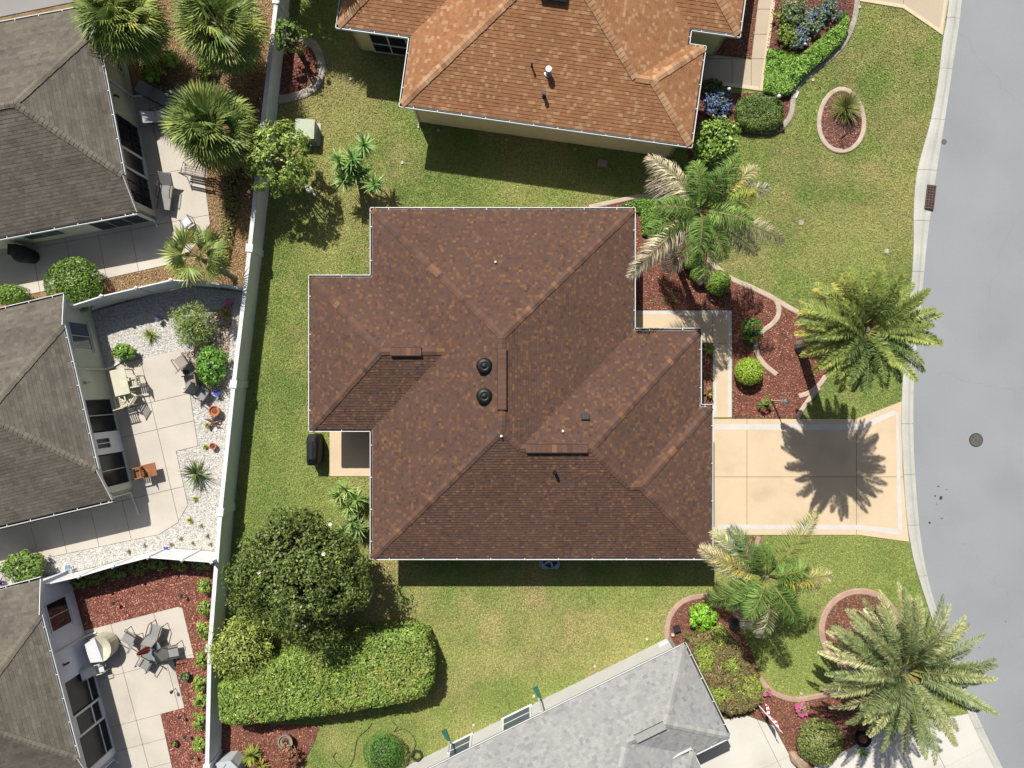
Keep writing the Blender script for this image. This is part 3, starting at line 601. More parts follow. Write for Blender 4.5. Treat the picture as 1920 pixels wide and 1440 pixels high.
GRY = [(.248, .248, .243), (.243, .243, .238), (.254, .254, .249), (.205, .207, .207), (.232, .232, .228)]
def grey_house():
    fr = Frame(7.70, -11.64, 26.1); z0 = 2.75; house = empty('grey_house', tuple(fr(-5, -5)), 'light grey house with a pale grey shingle hip roof', 'house')
    hB = 2.3; xe = -1.85; xW = -18; yS = -12; hm = 6; q2 = (-hB, -hB); q1 = (xe - hB, -hB); am = (xe - hm, -hm)
    faces = [([(0, 0), (xW, 0), (xW, -hm), am, q1, q2], (0, 0), Np), ([(0, 0), q2, (0, -4.6)], (0, 0), Ep), ([(0, -4.6), q2, q1, (xe, -4.6)], (0, -4.6), Sp),
             ([(xe, -4.6), q1, am, (xe, yS)], (xe, -4.6), Ep), ([(xW, yS), (xe, yS), am, (xW, -hm)], (xW, yS), Sp)]
    hips = [((0, 0, 0), (*q2, hB), Np, Ep), ((0, -4.6, 0), (*q2, hB), Sp, Ep), ((*q1, hB), (*q2, hB), Sp, Np), ((*q1, hB), (*am, hm), Np, Ep)]
    roof = build_roof(house, fr, faces, hips, z0, GRY, [30, 20, 22, 16, 12], ex=.14, wr=(.10, .24), thick=.012, n_single=250, cap_single=80, cappal=[(.258, .253, .245)] * 3 + [(.248, .242, .234), (.266, .262, .255)])
    # raised entrance roof
    z1 = 3.12
    f2 = [([(-1.75, -4.25), (-8, -4.25), (-8, -7.3), (-4.8, -7.3)], (-1.75, -4.25), Np), ([(-1.75, -4.25), (-4.8, -7.3), (-1.75, -10.3)], (-1.75, -4.25), Ep)]
    r2 = build_roof(house, fr, f2, [((-1.75, -4.25, 0), (-4.8, -7.3, 3.05), Np, Ep)], z1, GRY, [30, 20, 22, 16, 12], ex=.14, wr=(.10, .24), thick=.012)
    MB().prism([fr(-1.85, -4.4), fr(-1.85, -10), fr(-7.8, -10), fr(-7.8, -4.4)], 2.6, z1 - .02).o('wall', m_lgrey, house)
    gutter(house, fr, (-3.9, -4.25), (-1.75, -4.25), z1 - .02, (0, 1), 1.2); fascia(house, fr, (-1.74, -4.25), (-1.74, -10), z1 - .02)
    out = [(0, 0), (xW, 0), (xW, yS), (xe, yS), (xe, -4.6), (0, -4.6)]
    soffit(house, fr, out, z0 - .16)
    wl = [(-.3, -.62), (xW, -.62), (xW, yS), (xe - .3, yS), (xe - .3, -4.3), (-.3, -4.3)]
    walls(house, fr, wl, 0, z0 - .162, m_lgrey)
    fascia(house, fr, (0, .01), (xW, .01), z0 - .01, m_iron); MB().bar(fr(0, .045, z0 + .0), fr(xW, .045, z0 + .0), .035, .02).o('drip_edge', m_gutter, house)
    gutter(house, fr, (0, -4.6), (0, 0), z0 - .03, (1, 0), 1.0); gutter(house, fr, (xe, -4.6), (0, -4.6), z0 - .03, (0, -1), 1.2)
    R = Matrix.Rotation(fr.a, 3, 'Z')
    for xc_, wd in ((-8.6, 1.35), (-11.6, 1.0)):
        w_ = MB().box(fr(xc_, -.60, .82), (wd + .2, .09, 1.3), R).o('window', m_gutter, house)
        MB().box(fr(xc_, -.55, .82), (wd, .04, 1.1), R).o('pane', m_glass, w_); MB().box(fr(xc_, -.535, .82), (wd, .03, .05), R).o('mullion', m_gutter, w_); MB().box(fr(xc_, -.56, .14), (wd + .3, .1, .05), R).o('sill', m_gutter, w_)
    for px, py, e in ((1015, 1335, (1003, 1288)), (840, 1412, (832, 1369))):
        a = P(px, py, 2.55); b = P(*{1015: (1010, 1310), 840: (843, 1392)}[px], 0.9); c = P(e[0] + 9, e[1] + 20, .12); d = P(*e, .05)
        MB().tube([a, b, c + Vector((0, 0, .1))], .045).o('downspout', m_gutter, house)
        t = (d - c).normalized(); sde = Vector((-t.y, t.x, 0))
        MB().prism([c + sde * .07, c - sde * .07, d - sde * .13, d + sde * .13], .02, .12).o('downspout_extension', m_green, label='green plastic downspout extension on grass by the %s grey wall' % ('longer window of the' if px == 1015 else 'smaller window of the'), cat='extension')
    za = z0 + PITCH * hB + .05; a, b = fr(-2.35, -hB, za), fr(-3.75, -hB, za)
    MB().bar(a, b, .36, .07).o('ridge_vent', m_iron, roof); MB().bar(a + Vector((0, 0, .042)), b + Vector((0, 0, .042)), .34, .02).o('ridge_vent_cap', m_shingle, roof, C=np.array((.252, .248, .24)))
    MB().box(fr(-.75, -.58, .3), (.5, .08, .3), R).o('meter_box', m_gutter, house)
grey_house()

VIL = [(.102, .091, .075), (.098, .087, .071), (.107, .096, .079), (.088, .078, .065), (.113, .102, .085)]
def villa(ox, oy, deg, wall_m, label, kind):
    fr = Frame(ox, oy, deg); z0 = 2.75; house = empty('villa', tuple(fr(-5, 3)), label, 'house', 'villas behind the garden wall'); L = 6.6; e = 1.5; xW = -11; ap = (-L / 2, L / 2)
    faces = [([(0, 0), (0, L), ap], (0, 0), Ep), ([(0, 0), ap, (xW, L / 2), (xW, -e), (0, -e)], (0, 0), Sp), ([(0, L), (0, L + e), (xW, L + e), (xW, L / 2), ap], (0, L), Np)]
    hips = [((0, 0, 0), (*ap, L / 2), Sp, Ep), ((0, L, 0), (*ap, L / 2), Np, Ep), ((*ap, L / 2), (xW, L / 2, L / 2), Np, Sp)]
    roof = build_roof(house, fr, faces, hips, z0, VIL, [30, 24, 20, 14, 12], ex=.16, wr=(.14, .32), thick=.010, mat=m_shingle_old, band=.12, cap_single=0, cappal=[(.122, .107, .086), (.114, .1, .08), (.127, .112, .09), (.118, .104, .084), (.108, .096, .078)])
    zl = z0 - e * PITCH
    gutter(house, fr, (0, 0), (0, L), z0 - .03, (1, 0), .95); gutter(house, fr, (xW, -e), (0, -e), zl - .03, (0, -1), 1.1); gutter(house, fr, (0, L + e), (xW, L + e), zl - .03, (0, 1), 1.1)
    fascia(house, fr, (0, 0), (0, L), z0 - .02)
    for y0, y1 in ((-e, 0), (L + e, L)): MB().bar(fr(.01, y0, zl - .04), fr(.01, y1, z0 - .04), .03, .16).o('rake_board', m_gutter, house)
    # walls: east face with real openings
    X = -.16; th = .14; ya, yb_ = -e + .15, L + e - .15
    def top(y): return z0 - .1 - max(0, -y, y - L) * PITCH
    def panel(y0, y1, za, zb=None):
        zt0 = top(y0) if zb is None else zb; zt1 = top(y1) if zb is None else zb
        q = [(X, y0), (X, y1), (X - th, y1), (X - th, y0)]; V = [fr(*p, za) for p in q] + [fr(q[0][0], q[0][1], zt0), fr(q[1][0], q[1][1], zt1), fr(q[2][0], q[2][1], zt1), fr(q[3][0], q[3][1], zt0)]
        MB().add(V, [(0, 1, 5, 4), (1, 2, 6, 5), (2, 3, 7, 6), (3, 0, 4, 7), (4, 5, 6, 7), (3, 2, 1, 0)]).o('wall', wall_m, house)
    panel(ya, -.9, 0); panel(-.9, 0, 2.12); panel(0, 3.22, 2.12); panel(-.9, .58, 0, .12); panel(1.68, 3.22, 0, .12); panel(3.22, L, 0); panel(L, yb_, 0)
    R = Matrix.Rotation(fr.a, 3, 'Z')
    # lanai room behind the screens
    MB().box(fr(X - 1.3, 1.15, .04), (2.4, 4.2, .06), R).o('lanai_floor', m_conc, house); MB().box(fr(X - 2.6, 1.15, 1.2), (.1, 4.2, 2.3), R).o('lanai_wall', wall_m, house)
    MB().box(fr(X - 1.6, -.95, 1.0), (2.9, .08, 1.9), R).o('lanai_wall', wall_m, house); MB().box(fr(X - 1.4, 3.3, 1.2), (2.5, .08, 2.3), R).o('lanai_wall', wall_m, house)
    if kind == 6:
        MB().box(fr(X - 1.3, 2.5, .3), (.7, .8, .5), R).o('lanai_bench', m_dmetal, house); MB().box(fr(X - 1.4, -.2, .3), (.9, .7, .5), R).o('lanai_bench', m_slingg, house)
    for y0, y1, split in ((1.72, 3.2, 3), (-.88, .55, 3)):
        MB().box(fr(X - .06, (y0 + y1) / 2, 1.11), (.012, y1 - y0, 1.98), R).o('screen', m_screen, house)
        if kind == 6: MB().box(fr(X - .03, (y0 + y1) / 2, .62), (.04, y1 - y0, .035), R).o('screen_rail', m_gutter, house)
        elif kind == 5: MB().box(fr(X - .03, (y0 + y1) / 2, 1.1), (.04, .03, 1.98), R).o('screen_rail', m_gutter, house)
        else:
            for f in (.33, .67): MB().box(fr(X - .03, y0 + (y1 - y0) * f, 1.1), (.03, .025, 1.98), R).o('screen_rail', m_dmetal, house)
            MB().box(fr(X - .035, (y0 + y1) / 2, .85), (.03, y1 - y0, .025), R).o('screen_rail', m_dmetal, house)
    d = MB().box(fr(X - .02, .66, 1.08), (.06, .10, 2.08), R).box(fr(X - .02, 1.60, 1.08), (.06, .10, 2.08), R).box(fr(X - .02, 1.13, .16), (.06, .86, .24), R).box(fr(X - .02, 1.13, 2.06), (.06, .86, .12), R).o('door', m_white, house)
    if kind == 5:
        MB().box(fr(X - .03, 1.13, .6), (.05, .86, .74), R).o('door_panel', m_white, d); MB().box(fr(X - .02, 1.13, 1.45), (.05, .04, 1.0), R).o('door_bar', m_white, d); MB().box(fr(X - .02, .8, 1.4), (.05, .2, 1.3), R).o('door_stile', m_white, d); MB().box(fr(X - .02, 1.45, 1.4), (.05, .2, 1.3), R).o('door_stile', m_white, d)
    elif kind == 6: MB().box(fr(X - .02, 1.13, .85), (.06, .86, .06), R).o('door_bar', m_white, d)
    MB().box(fr(X - .05, 1.13, 1.1), (.012, .86, 1.7), R).o('door_screen', m_screen, d)
    w_ = MB().box(fr(X + .012, 6.25, 1.4), (.06, 1.36, 1.44), R).o('window', m_gutter, house)
    for yy in (5.93, 6.57): MB().box(fr(X + .03, yy, 1.4), (.04, .6, 1.3), R).o('pane', m_glass if kind != 6 else m_glassdk, w_)
    MB().box(fr(X + .06, 6.25, .66), (.16, 1.5, .06), R).o('sill', wall_m, w_)
    # south and north side walls
    for yy, s_ in ((ya, -1), (yb_, 1)):
        MB().prism([fr(X, yy), fr(xW, yy), fr(xW, yy - s_ * .14), fr(X, yy - s_ * .14)], 0, zl - .12).o('wall', wall_m, house)
    MB().quad(fr(0, -e, zl - .13), fr(0, ya + .2, zl - .13), fr(xW, ya + .2, zl - .13), fr(xW, -e, zl - .13)).o('soffit', m_soffit, house)
    EXC.append([tuple(fr(*p)[:2]) for p in ((X, ya), (X, yb_), (xW, yb_), (xW, ya))])
    if kind == 4:
        for x0, x1, za, zb, k in ((-2.75, -.4, .15, 1.75, 3), (-5.9, -4.2, .7, 1.7, 2)):
            w_ = MB().box(fr((x0 + x1) / 2, ya - .01, (za + zb) / 2), (x1 - x0 + .12, .06, zb - za + .12), R).o('window', m_gutter, house)
            for i in range(k): MB().box(fr(x0 + (x1 - x0) * (i + .5) / k, ya - .03, (za + zb) / 2), ((x1 - x0) / k - .04, .04, zb - za), R).o('pane', m_glassdk if k == 3 else m_glass, w_)
    # downspouts and lamp
    MB().tube([fr(.06, 4.67, 2.62), fr(X + .06, 4.67, 2.4), fr(X + .06, 4.67, .25), fr(X + .35, 4.69, .12)] + ([fr(X + .8, 4.85, .08), fr(X + 1.2, 5.3, .06)] if kind == 5 else [fr(X + .6, 4.7, .06)]), .05).o('downspout', m_gutter, house)
    MB().tube([fr(-.2, -e - .05, zl - .05), fr(-.2, ya - .07, zl - .25), fr(-.2, ya - .07, .25), fr(-.15, ya - 1.2 if kind == 5 else ya - .35, .08)], .045).o('downspout', m_gutter, house)
    MB().tube([fr(X, 4.0, 1.9), fr(X + .12, 4.0, 1.9)], .05).tube([fr(X + .12, 4.0, 1.98), fr(X + .12, 4.0, 1.72)], [.03, .06]).o('wall_lamp', m_dmetal if kind != 5 else m_metal, house)
    return fr
V4 = villa(-17.41, 9.35, 10.7, m_cream if False else m_green_st, 'northernmost villa with weathered grey brown roof and dark gridded screens', 4)
V5 = villa(-18.60, -3.82, 13.2, m_green_st, 'middle villa with weathered roof, white porch door and gravel yard', 5)
V6 = villa(-19.44, -16.74, 14.8, m_pale, 'southern villa with bluish white walls above a red mulch yard', 6)

# ------------------------------------------------------------------ garden wall and white fences
def garden_wall():
    pts = [(513, 0), (486, 243), (463, 465), (433, 720), (408, 960), (388, 1215), (383, 1440)]
    root = empty('garden_wall', tuple(P(445, 720)), 'long pale green rendered garden wall with pilasters', 'wall'); zt = 1.4
    W_ = [P(x + 5, y, zt) for x, y in pts]; W_ = [W_[0] + (W_[0] - W_[1]).normalized() * 4] + W_ + [W_[-1] + Vector((-.05, -3.5, 0))]
    for a, b in zip(W_, W_[1:]):
        a = Vector((a.x, a.y, 0)); b = Vector((b.x, b.y, 0)); t = (b - a).normalized(); n = Vector((-t.y, t.x, 0))
        MB().prism([a + n * .085, b + n * .085, b - n * .085, a - n * .085], 0, zt - .06, bottom=True).o('panel', m_wall, root)
        MB().prism([a + n * .095, b + n * .095, b - n * .095, a - n * .095], zt - .06, zt, bottom=True).o('cap', m_wallcap, root)
        EXC.append([tuple(q[:2]) for q in (a + n * .2, b + n * .2, b - n * .2, a - n * .2)])
    for q, a in zip(W_[1:], W_):
        q0 = Vector((q.x, q.y, 0)); t = (q - a).normalized(); an = math.atan2(t.y, t.x); R = Matrix.Rotation(an, 3, 'Z')
        pl = MB().box(q0 + Vector((0, 0, (zt + .015) / 2)), (.34, .30, zt + .015), R).o('pilaster', m_wall, root)
        MB().box(q0 + Vector((0, 0, zt + .03)), (.37, .33, .05), R).o('pilaster_cap', m_wallcap, pl)
garden_wall()
def vinyl_fence(pts, label):
    zt = 1.75; root = empty('vinyl_fence', tuple(P(*pts[len(pts) // 2])), label, 'fence', 'white vinyl fences between the yards'); W_ = [P(x, y, zt) for x, y in pts]
    for a, b in zip(W_, W_[1:]):
        t = (b - a).normalized(); a2, b2 = a + t * .065, b - t * .065; z = Vector((0, 0, 1))
        MB().bar(a2 - z * .87, b2 - z * .87, .035, 1.55).o('panel', m_white, root); MB().bar(a2 - z * .07, b2 - z * .07, .055, .12).o('top_rail', m_white, root); MB().bar(a2 - z * 1.62, b2 - z * 1.62, .055, .12).o('bottom_rail', m_white, root)
    for a in W_: p = MB().box((a.x, a.y, .9), (.125, .125, 1.8)).o('post', m_white, root); MB().lathe((a.x, a.y, 1.8), [(.10, 0), (.10, .03), (.02, .08)], 4).o('post_cap', m_white, p)
vinyl_fence([(122, 577), (191, 555), (256, 540), (321, 525), (383, 528), (446, 538)], 'white vinyl fence on the shaded north edge of the gravel yard')
vinyl_fence([(80, 1097), (148, 1081), (212, 1062), (278, 1045), (342, 1050), (397, 1054)], 'white vinyl fence between the gravel yard and red mulch yard')

# ------------------------------------------------------------------ plants
def lumps(d, amp, k, seed):
    r = np.random.default_rng(seed); c = r.normal(size=(k, 3)); c /= np.linalg.norm(c, axis=1, keepdims=True); c[:, 2] = np.abs(c[:, 2])
    return 1 + amp * (np.exp((d @ c.T - 1) / .06) * r.uniform(-.6, 1, k)).sum(1)
def leaf_colors(n, pal, jit=.22):
    pal = np.array(pal); return pal[RNG.integers(0, len(pal), n)] * RNG.uniform(1 - jit, 1 + jit, (n, 1)) * 1.1
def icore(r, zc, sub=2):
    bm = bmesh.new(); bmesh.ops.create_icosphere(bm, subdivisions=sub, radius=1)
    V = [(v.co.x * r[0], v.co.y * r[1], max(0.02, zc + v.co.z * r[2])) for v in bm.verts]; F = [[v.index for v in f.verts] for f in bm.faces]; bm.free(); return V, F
def shrub(name, px, py, r, h, n, size, pal, label, cat='shrub', group=None, lump=.12, rough=.45, asp=.5, gloss=False, stem=.15, core=.72, flowers=None, z=.03, depth=.16):
    """bush of loose leaves: r = radius in metres (or rx, ry), h = height; pixel of its centre at mid height"""
    rx, ry = r if isinstance(r, (tuple, list)) else (r, r); c = P(px, py, h * .6); c.z = z
    root = empty(name, tuple(c), label, cat, group); seed = int(px * 7 + py)
    rz = (h - stem) * .55; zc = h - rz; d = RNG.normal(size=(n, 3)); d[:, 2] = np.where(d[:, 2] < -.35, -d[:, 2], d[:, 2]); d /= np.linalg.norm(d, axis=1, keepdims=True)
    k = (1 - np.abs(RNG.normal(0, depth, n))) * lumps(d, lump, 22, seed); p = d * k[:, None] * np.array([rx, ry, rz]); p[:, 2] += zc; p[:, 2] = np.maximum(p[:, 2], .03)
    if lump >= .15:          # grow in sprays with gaps between them
        nc = max(10, int(n / 30)); ci = RNG.integers(0, n, nc); cc = p[ci] * np.array([.9, .9, .95]); j = RNG.integers(0, nc, n); of = RNG.normal(size=(n, 3)); of /= np.linalg.norm(of, axis=1, keepdims=True)
        m_ = RNG.random(n) < .85; p = np.where(m_[:, None], cc[j] + of * RNG.uniform(.3, 1, (n, 1)) * (min(rx, ry) * RNG.uniform(.16, .34, nc))[j][:, None], p); d = np.where(m_[:, None], of * .7 + d[ci][j] * .6 + np.array([0, 0, .3]), d); p[:, 2] = np.maximum(p[:, 2], .03)
    nr = d + RNG.normal(0, rough, (n, 3)); C = leaf_colors(n, pal); V, F, C = leafquads(p, nr, size * RNG.uniform(.6, 1.35, n), C, asp)
    ob('foliage', npmesh('foliage', V, F, m_leafg if gloss else m_leaf, C), root, False)
    if core:
        cv, cf = icore((rx * core, ry * core, rz * core), zc); ob('twig_shade_core', mesh('twig_shade_core', cv, cf, m_core_shade), root, False)  # solid core in place of twigs, added to give dark gaps
    b = MB(); b.tube([(0, 0, 0), (0, 0, zc)], [.05 + rx * .03, .03]); b.o('stem', m_bark, root, False)
    if flowers:
        nf, fs, fm = flowers; d = RNG.normal(size=(nf, 3)); d[:, 2] = np.abs(d[:, 2]) + .3; d /= np.linalg.norm(d, axis=1, keepdims=True)
        for q in d * np.array([rx, ry, rz]) * 1.02:
            f = MB()
            for a in range(5):
                t = a * 1.257 + q[0]; u = Vector((math.cos(t), math.sin(t), .25)); s_ = Vector((-math.sin(t), math.cos(t), 0)); o = Vector((q[0], q[1], q[2] + zc)); f.quad(o, o + u * fs * .6 + s_ * fs * .35, o + u * fs, o + u * fs * .6 - s_ * fs * .35)
            f.o('flower', fm, root, False)
    return root
def hedge(name, pts, h, n, size, pal, label, cat='hedge', group=None, R=.35, gloss=False, patches=None, rough=.45):
    poly = [(p.x, p.y) for p in PP(pts, h)]; A = np.array(poly); B = np.roll(A, -1, 0); cx, cy = A.mean(0); root = empty(name, (cx, cy, 0), label, cat, group)
    x, y = scatter(poly, n / area(poly)); p = np.c_[x, y]
    t = np.clip(((p[:, None] - A) * (B - A)).sum(2) / ((B - A) ** 2).sum(1), 0, 1); q = A + (B - A) * t[..., None]; dv = p[:, None] - q; di = np.linalg.norm(dv, axis=2); i = di.argmin(1); d = di.min(1); nv = -dv[np.arange(len(p)), i] / (d[:, None] + 1e-6)
    f = np.clip(1 - d / R, 0, 1); z = h - R * (1 - np.sqrt(1 - f ** 2)) + (vnoise(x, y, .5, 3) - .5) * .16 + (vnoise(x, y, .18, 5) - .5) * .12 - np.abs(RNG.normal(0, .05, len(x)))
    nr = np.c_[nv * f[:, None] * 1.2, np.ones(len(x))] + RNG.normal(0, rough, (len(x), 3)); pts3 = np.c_[x, y, z]
    L = np.linalg.norm(B - A, axis=1); m = int(n * .6); e = RNG.choice(len(L), m, p=L / L.sum()); tt = RNG.random(m)[:, None]; sp = A[e] + (B[e] - A[e]) * tt; en = np.c_[(B - A)[e][:, 1], -(B - A)[e][:, 0]] / L[e][:, None]
    sg = np.sign(((sp - [cx, cy]) * en).sum(1))[:, None]; en = en * sg; zz = RNG.uniform(.05, h - R * .5, m); sp = sp - en * np.abs(RNG.normal(0, .06, (m, 1))); pts3 = np.r_[pts3, np.c_[sp, zz]]; nr = np.r_[nr, np.c_[en, np.full(m, .25)] + RNG.normal(0, rough, (m, 3))]
    k = len(pts3); C = leaf_colors(k, pal)
    if patches is not None:
        msk = vnoise(pts3[:, 0], pts3[:, 1], .7, 11) + RNG.normal(0, .1, k) > .62; C[msk] = leaf_colors(int(msk.sum()), patches)
    V, F, C = leafquads(pts3 - np.array([cx, cy, 0]), nr, size * RNG.uniform(.6, 1.35, k), C, .5); ob('foliage', npmesh('foliage', V, F, m_leafg if gloss else m_leaf, C), root, False)
    q = inset(poly, .18); MB().prism([(a - cx, b - cy) for a, b in q], .05, h - .2).o('twig_shade_core', m_core_shade, root, False)  # solid dark block added inside, shade between leaves put into its colour
    EXC.append(q)
    return root
def frond_mesh(L, el, bend, nl, ll, col, col2, wd=.035, vee=.5, droop=.25, start=.14, rseed=0, plume=0.0, rib=(.22, .22, .07)):
    """feather leaf growing along +x from the origin"""
    r = np.random.default_rng(rseed); st = 14; p = [np.zeros(3)]; T = []; curl = r.normal(0, .12)
    for i in range(st):
        t = (i + .5) / st; e = el - bend * t ** 1.25; y = curl * t; d = np.array([math.cos(e) * math.cos(y), math.cos(e) * math.sin(y), math.sin(e)]); T.append(d); p.append(p[-1] + d * L / st)
    p = np.array(p); T = np.array(T + [T[-1]]); V = []; F = []; C = []
    for i in range(st):      # rachis: flat three-sided strip
        w0 = .035 * (1 - i / st) + .008; w1 = .035 * (1 - (i + 1) / st) + .008; s0 = np.cross(T[i], [0, 0, 1]); s0 /= np.linalg.norm(s0) + 1e-9; k = len(V)
        V += [p[i] - s0 * w0, p[i] + s0 * w0, p[i + 1] + s0 * w1, p[i + 1] - s0 * w1]; F.append((k, k + 1, k + 2, k + 3)); C.append(rib)
    for j in range(nl):
        t = start + (1 - start) * (j + r.random()) / nl; x = t * st; i = min(int(x), st - 1); f = x - i; o = p[i] * (1 - f) + p[i + 1] * f; tt = T[i]; s0 = np.cross(tt, [0, 0, 1]); s0 /= np.linalg.norm(s0) + 1e-9; up = np.cross(s0, tt)
        prof = math.sin(math.pi * min(1, .18 + .82 * (t - start) / (1 - start)) ** .8) ** .6 * .9 + .12
        for sg in (-1, 1):
            l = ll * prof * r.uniform(.85, 1.15); fw = .45 + .55 * t + r.normal(0, .08); dr = s0 * sg + tt * fw + up * (vee + r.normal(0, .15 + plume)); dr /= np.linalg.norm(dr); m = o + dr * l * .5; tip = o + dr * l - np.array([0, 0, l * droop * r.uniform(.6, 1.4)])
            wv = np.cross(dr, up * 1.0 + r.normal(0, .3, 3)); wv /= np.linalg.norm(wv) + 1e-9; k = len(V); V += [o, m + wv * wd * .5, tip, m - wv * wd * .5]; F.append((k, k + 1, k + 2, k + 3))
            mixv = min(1, max(0, (t - .35) * 1.2 + r.normal(0, .22))); C.append(np.array(col) * (1 - mixv) + np.array(col2) * mixv)
    return npmesh('frond', V, F, m_palm, np.array(C) * r.uniform(.6, 1.3, (len(C), 1)) * r.uniform(.78, 1.12))
def trunk(root, top, r0, r1, m=None, n=9, bulge=1.25):
    pts = [Vector((0, 0, 0)).lerp(Vector(top), i / 12) for i in range(13)]; b = MB(); pp = []; rr = []
    for i, q in enumerate(pts):
        r = r0 + (r1 - r0) * i / 12
        if i == 0: r *= bulge
        pp += [q, q + (Vector(top) / 12) * .55]; rr += [r, r * .92]
    b.tube(pp[:-1], rr[:-1], n).o('trunk', m or m_palmbark, root, False)
def place(me, root, loc, az, roll=0.0):
    o = ob('frond', me, root, False); o.location = loc; o.rotation_euler = (roll, 0, az); return o
def feather_palm(px, py, h, label, nfr, L, ll, cols, name='date_palm', seed=1, elr=(-.35, 1.35), nl=46, rad=.26, lean=(0, 0), bend=(.7, 1.25), wd=.045, droop=.25, vee=.45, plume=0.0, specs=None, group=None):
    base = P(px, py); root = empty(name, tuple(base), label, 'palm tree', group); top = Vector((lean[0], lean[1], h)); trunk(root, top, rad * 1.05, rad * .85)
    r = random.Random(seed); shaft = MB().lathe(top - Vector((0, 0, .35)), [(rad * .9, 0), (rad * 1.25, .2), (rad * 1.1, .42), (rad * .4, .6)], 12).o('crown_boss', m_palmbark, root, False)
    if specs is None:
        specs = []
        for i in range(nfr):
            u = (i + .5) / nfr; el = elr[1] + (elr[0] - elr[1]) * u ** .75 + r.gauss(0, .08); az = i * 2.39996 + r.gauss(0, .18); specs.append((az, el, r.uniform(*bend), L * (.72 + .3 * math.sin(math.pi * min(1, u + .18)) ** .5) * r.uniform(.93, 1.07), cols(u, r)))
    for i, (az, el, bd, l, (c1, c2)) in enumerate(specs):
        me = frond_mesh(l, el, bd, nl, ll, c1, c2, wd, vee, droop, rseed=seed * 100 + i, plume=plume); place(me, root, top + Vector((math.cos(az) * rad * .6, math.sin(az) * rad * .6, max(-.25, .28 * math.sin(el)))), az, r.gauss(0, .12))
    return root, top
GR, GRD, YE, OL, GY, STR = (.20, .275, .078), (.12, .185, .065), (.62, .53, .13), (.39, .39, .10), (.55, .50, .40), (.62, .56, .36)
GG = (.29, .33, .145)
def cols1(u, r):
    if u < .42: return (GR, (.34, .38, .085)) if r.random() < .7 else (GRD, GR)
    if u < .86: return r.choice([(GR, OL), (OL, YE), (GR, YE), ((.31, .38, .11), (.54, .50, .14))])
    return r.choice([(OL, YE), (OL, STR), (YE, GY), (STR, GY)])
def cols2(u, r):
    if u < .45: return r.choice([(GG, (.42, .43, .2)), ((.25, .32, .15), GG), (GRD, GG)])
    if u < .82: return r.choice([(GG, (.54, .49, .26)), ((.38, .40, .2), (.58, .52, .30)), (GG, GG)])
    return r.choice([((.48, .44, .26), GY), ((.54, .48, .28), STR), (GG, GY)])
fp1, top1 = feather_palm(1500, 650, 7.6, 'tall green date palm with yellowing fronds beside the kerb and driveway', 130, 2.3, .36, cols1, seed=4, elr=(-.95, 1.3), nl=92, rad=.25, wd=.036, lean=(-.8, .21), bend=(.45, .95), plume=.15)
fp2, top2 = feather_palm(1612, 1176, 5.0, 'broad grey green date palm rising from the round edging ring', 112, 3.15, .37, cols2, seed=9, elr=(-.6, 1.25), nl=100, rad=.34, bend=(.5, 1.0), wd=.036, lean=(-.8, .1), plume=.12)
for rt, tp, n, sd_ in ((fp1, top1, 3, 1), (fp2, top2, 6, 2)):     # orange fruit stalks in the crown
    r = random.Random(sd_)
    for i in range(n):
        a = r.uniform(0, 6.28); b = MB(); o = tp + Vector((math.cos(a) * .25, math.sin(a) * .25, .25))
        for k in range(9): e = a + r.gauss(0, .5); b.tube([o, o + Vector((math.cos(e) * .35, math.sin(e) * .35, .1)), o + Vector((math.cos(e) * .6, math.sin(e) * .6, -.05 - .1 * r.random()))], [.02, .014, .01], 4)
        b.o('fruit_stalk', M('fruit_stalk', (.5, .22, .05), .7), rt, False)
def D(deg): return math.radians(deg)
GN, GN2 = (.13, .235, .05), (.22, .33, .08); DEAD, DEAD2 = (.46, .40, .31), (.58, .52, .43); YG = (.52, .46, .08)
q1s = [(D(128), .35, 1.0, 3.1, (STR, DEAD)), (D(140), .15, 1.2, 2.6, (DEAD, DEAD2)), (D(38), .45, 1.1, 3.0, (YG, DEAD2)), (D(22), .30, .9, 3.1, (DEAD, DEAD2)), (D(-20), .35, .95, 3.7, (STR, DEAD)), (D(-35), .15, 1.1, 3.3, (DEAD, DEAD)), (D(218), .35, 1.0, 3.9, (STR, DEAD)), (D(232), .1, 1.2, 2.9, (DEAD, DEAD2)),
       (D(252), .0, 1.3, 2.9, (STR, DEAD2)), (D(278), .4, 1.3, 3.0, (GN, STR)), (D(300), .5, 1.2, 2.2, (GN, GN2)), (D(55), .8, 1.1, 2.5, (GN, GN2)), (D(100), .9, 1.2, 1.9, (GN, GN2)), (D(180), .8, 1.2, 2.0, (GN, GN2)), (D(340), .9, 1.2, 2.1, (GN2, GN)), (D(205), .6, 1.3, 2.3, (GN, GN2)), (D(70), 1.2, .9, 1.8, (GN, GN)), (D(265), .9, 1.2, 2.0, (GN, GN2)), (D(10), .6, 1.2, 2.3, (GN, YG))]
feather_palm(1250, 453, 5.8, 'shaggy palm with dead grey fronds beside the front mulch bed', 0, 0, .72, None, name='queen_palm', seed=21, nl=125, rad=.16, wd=.032, droop=.75, vee=.05, plume=.5, specs=q1s)
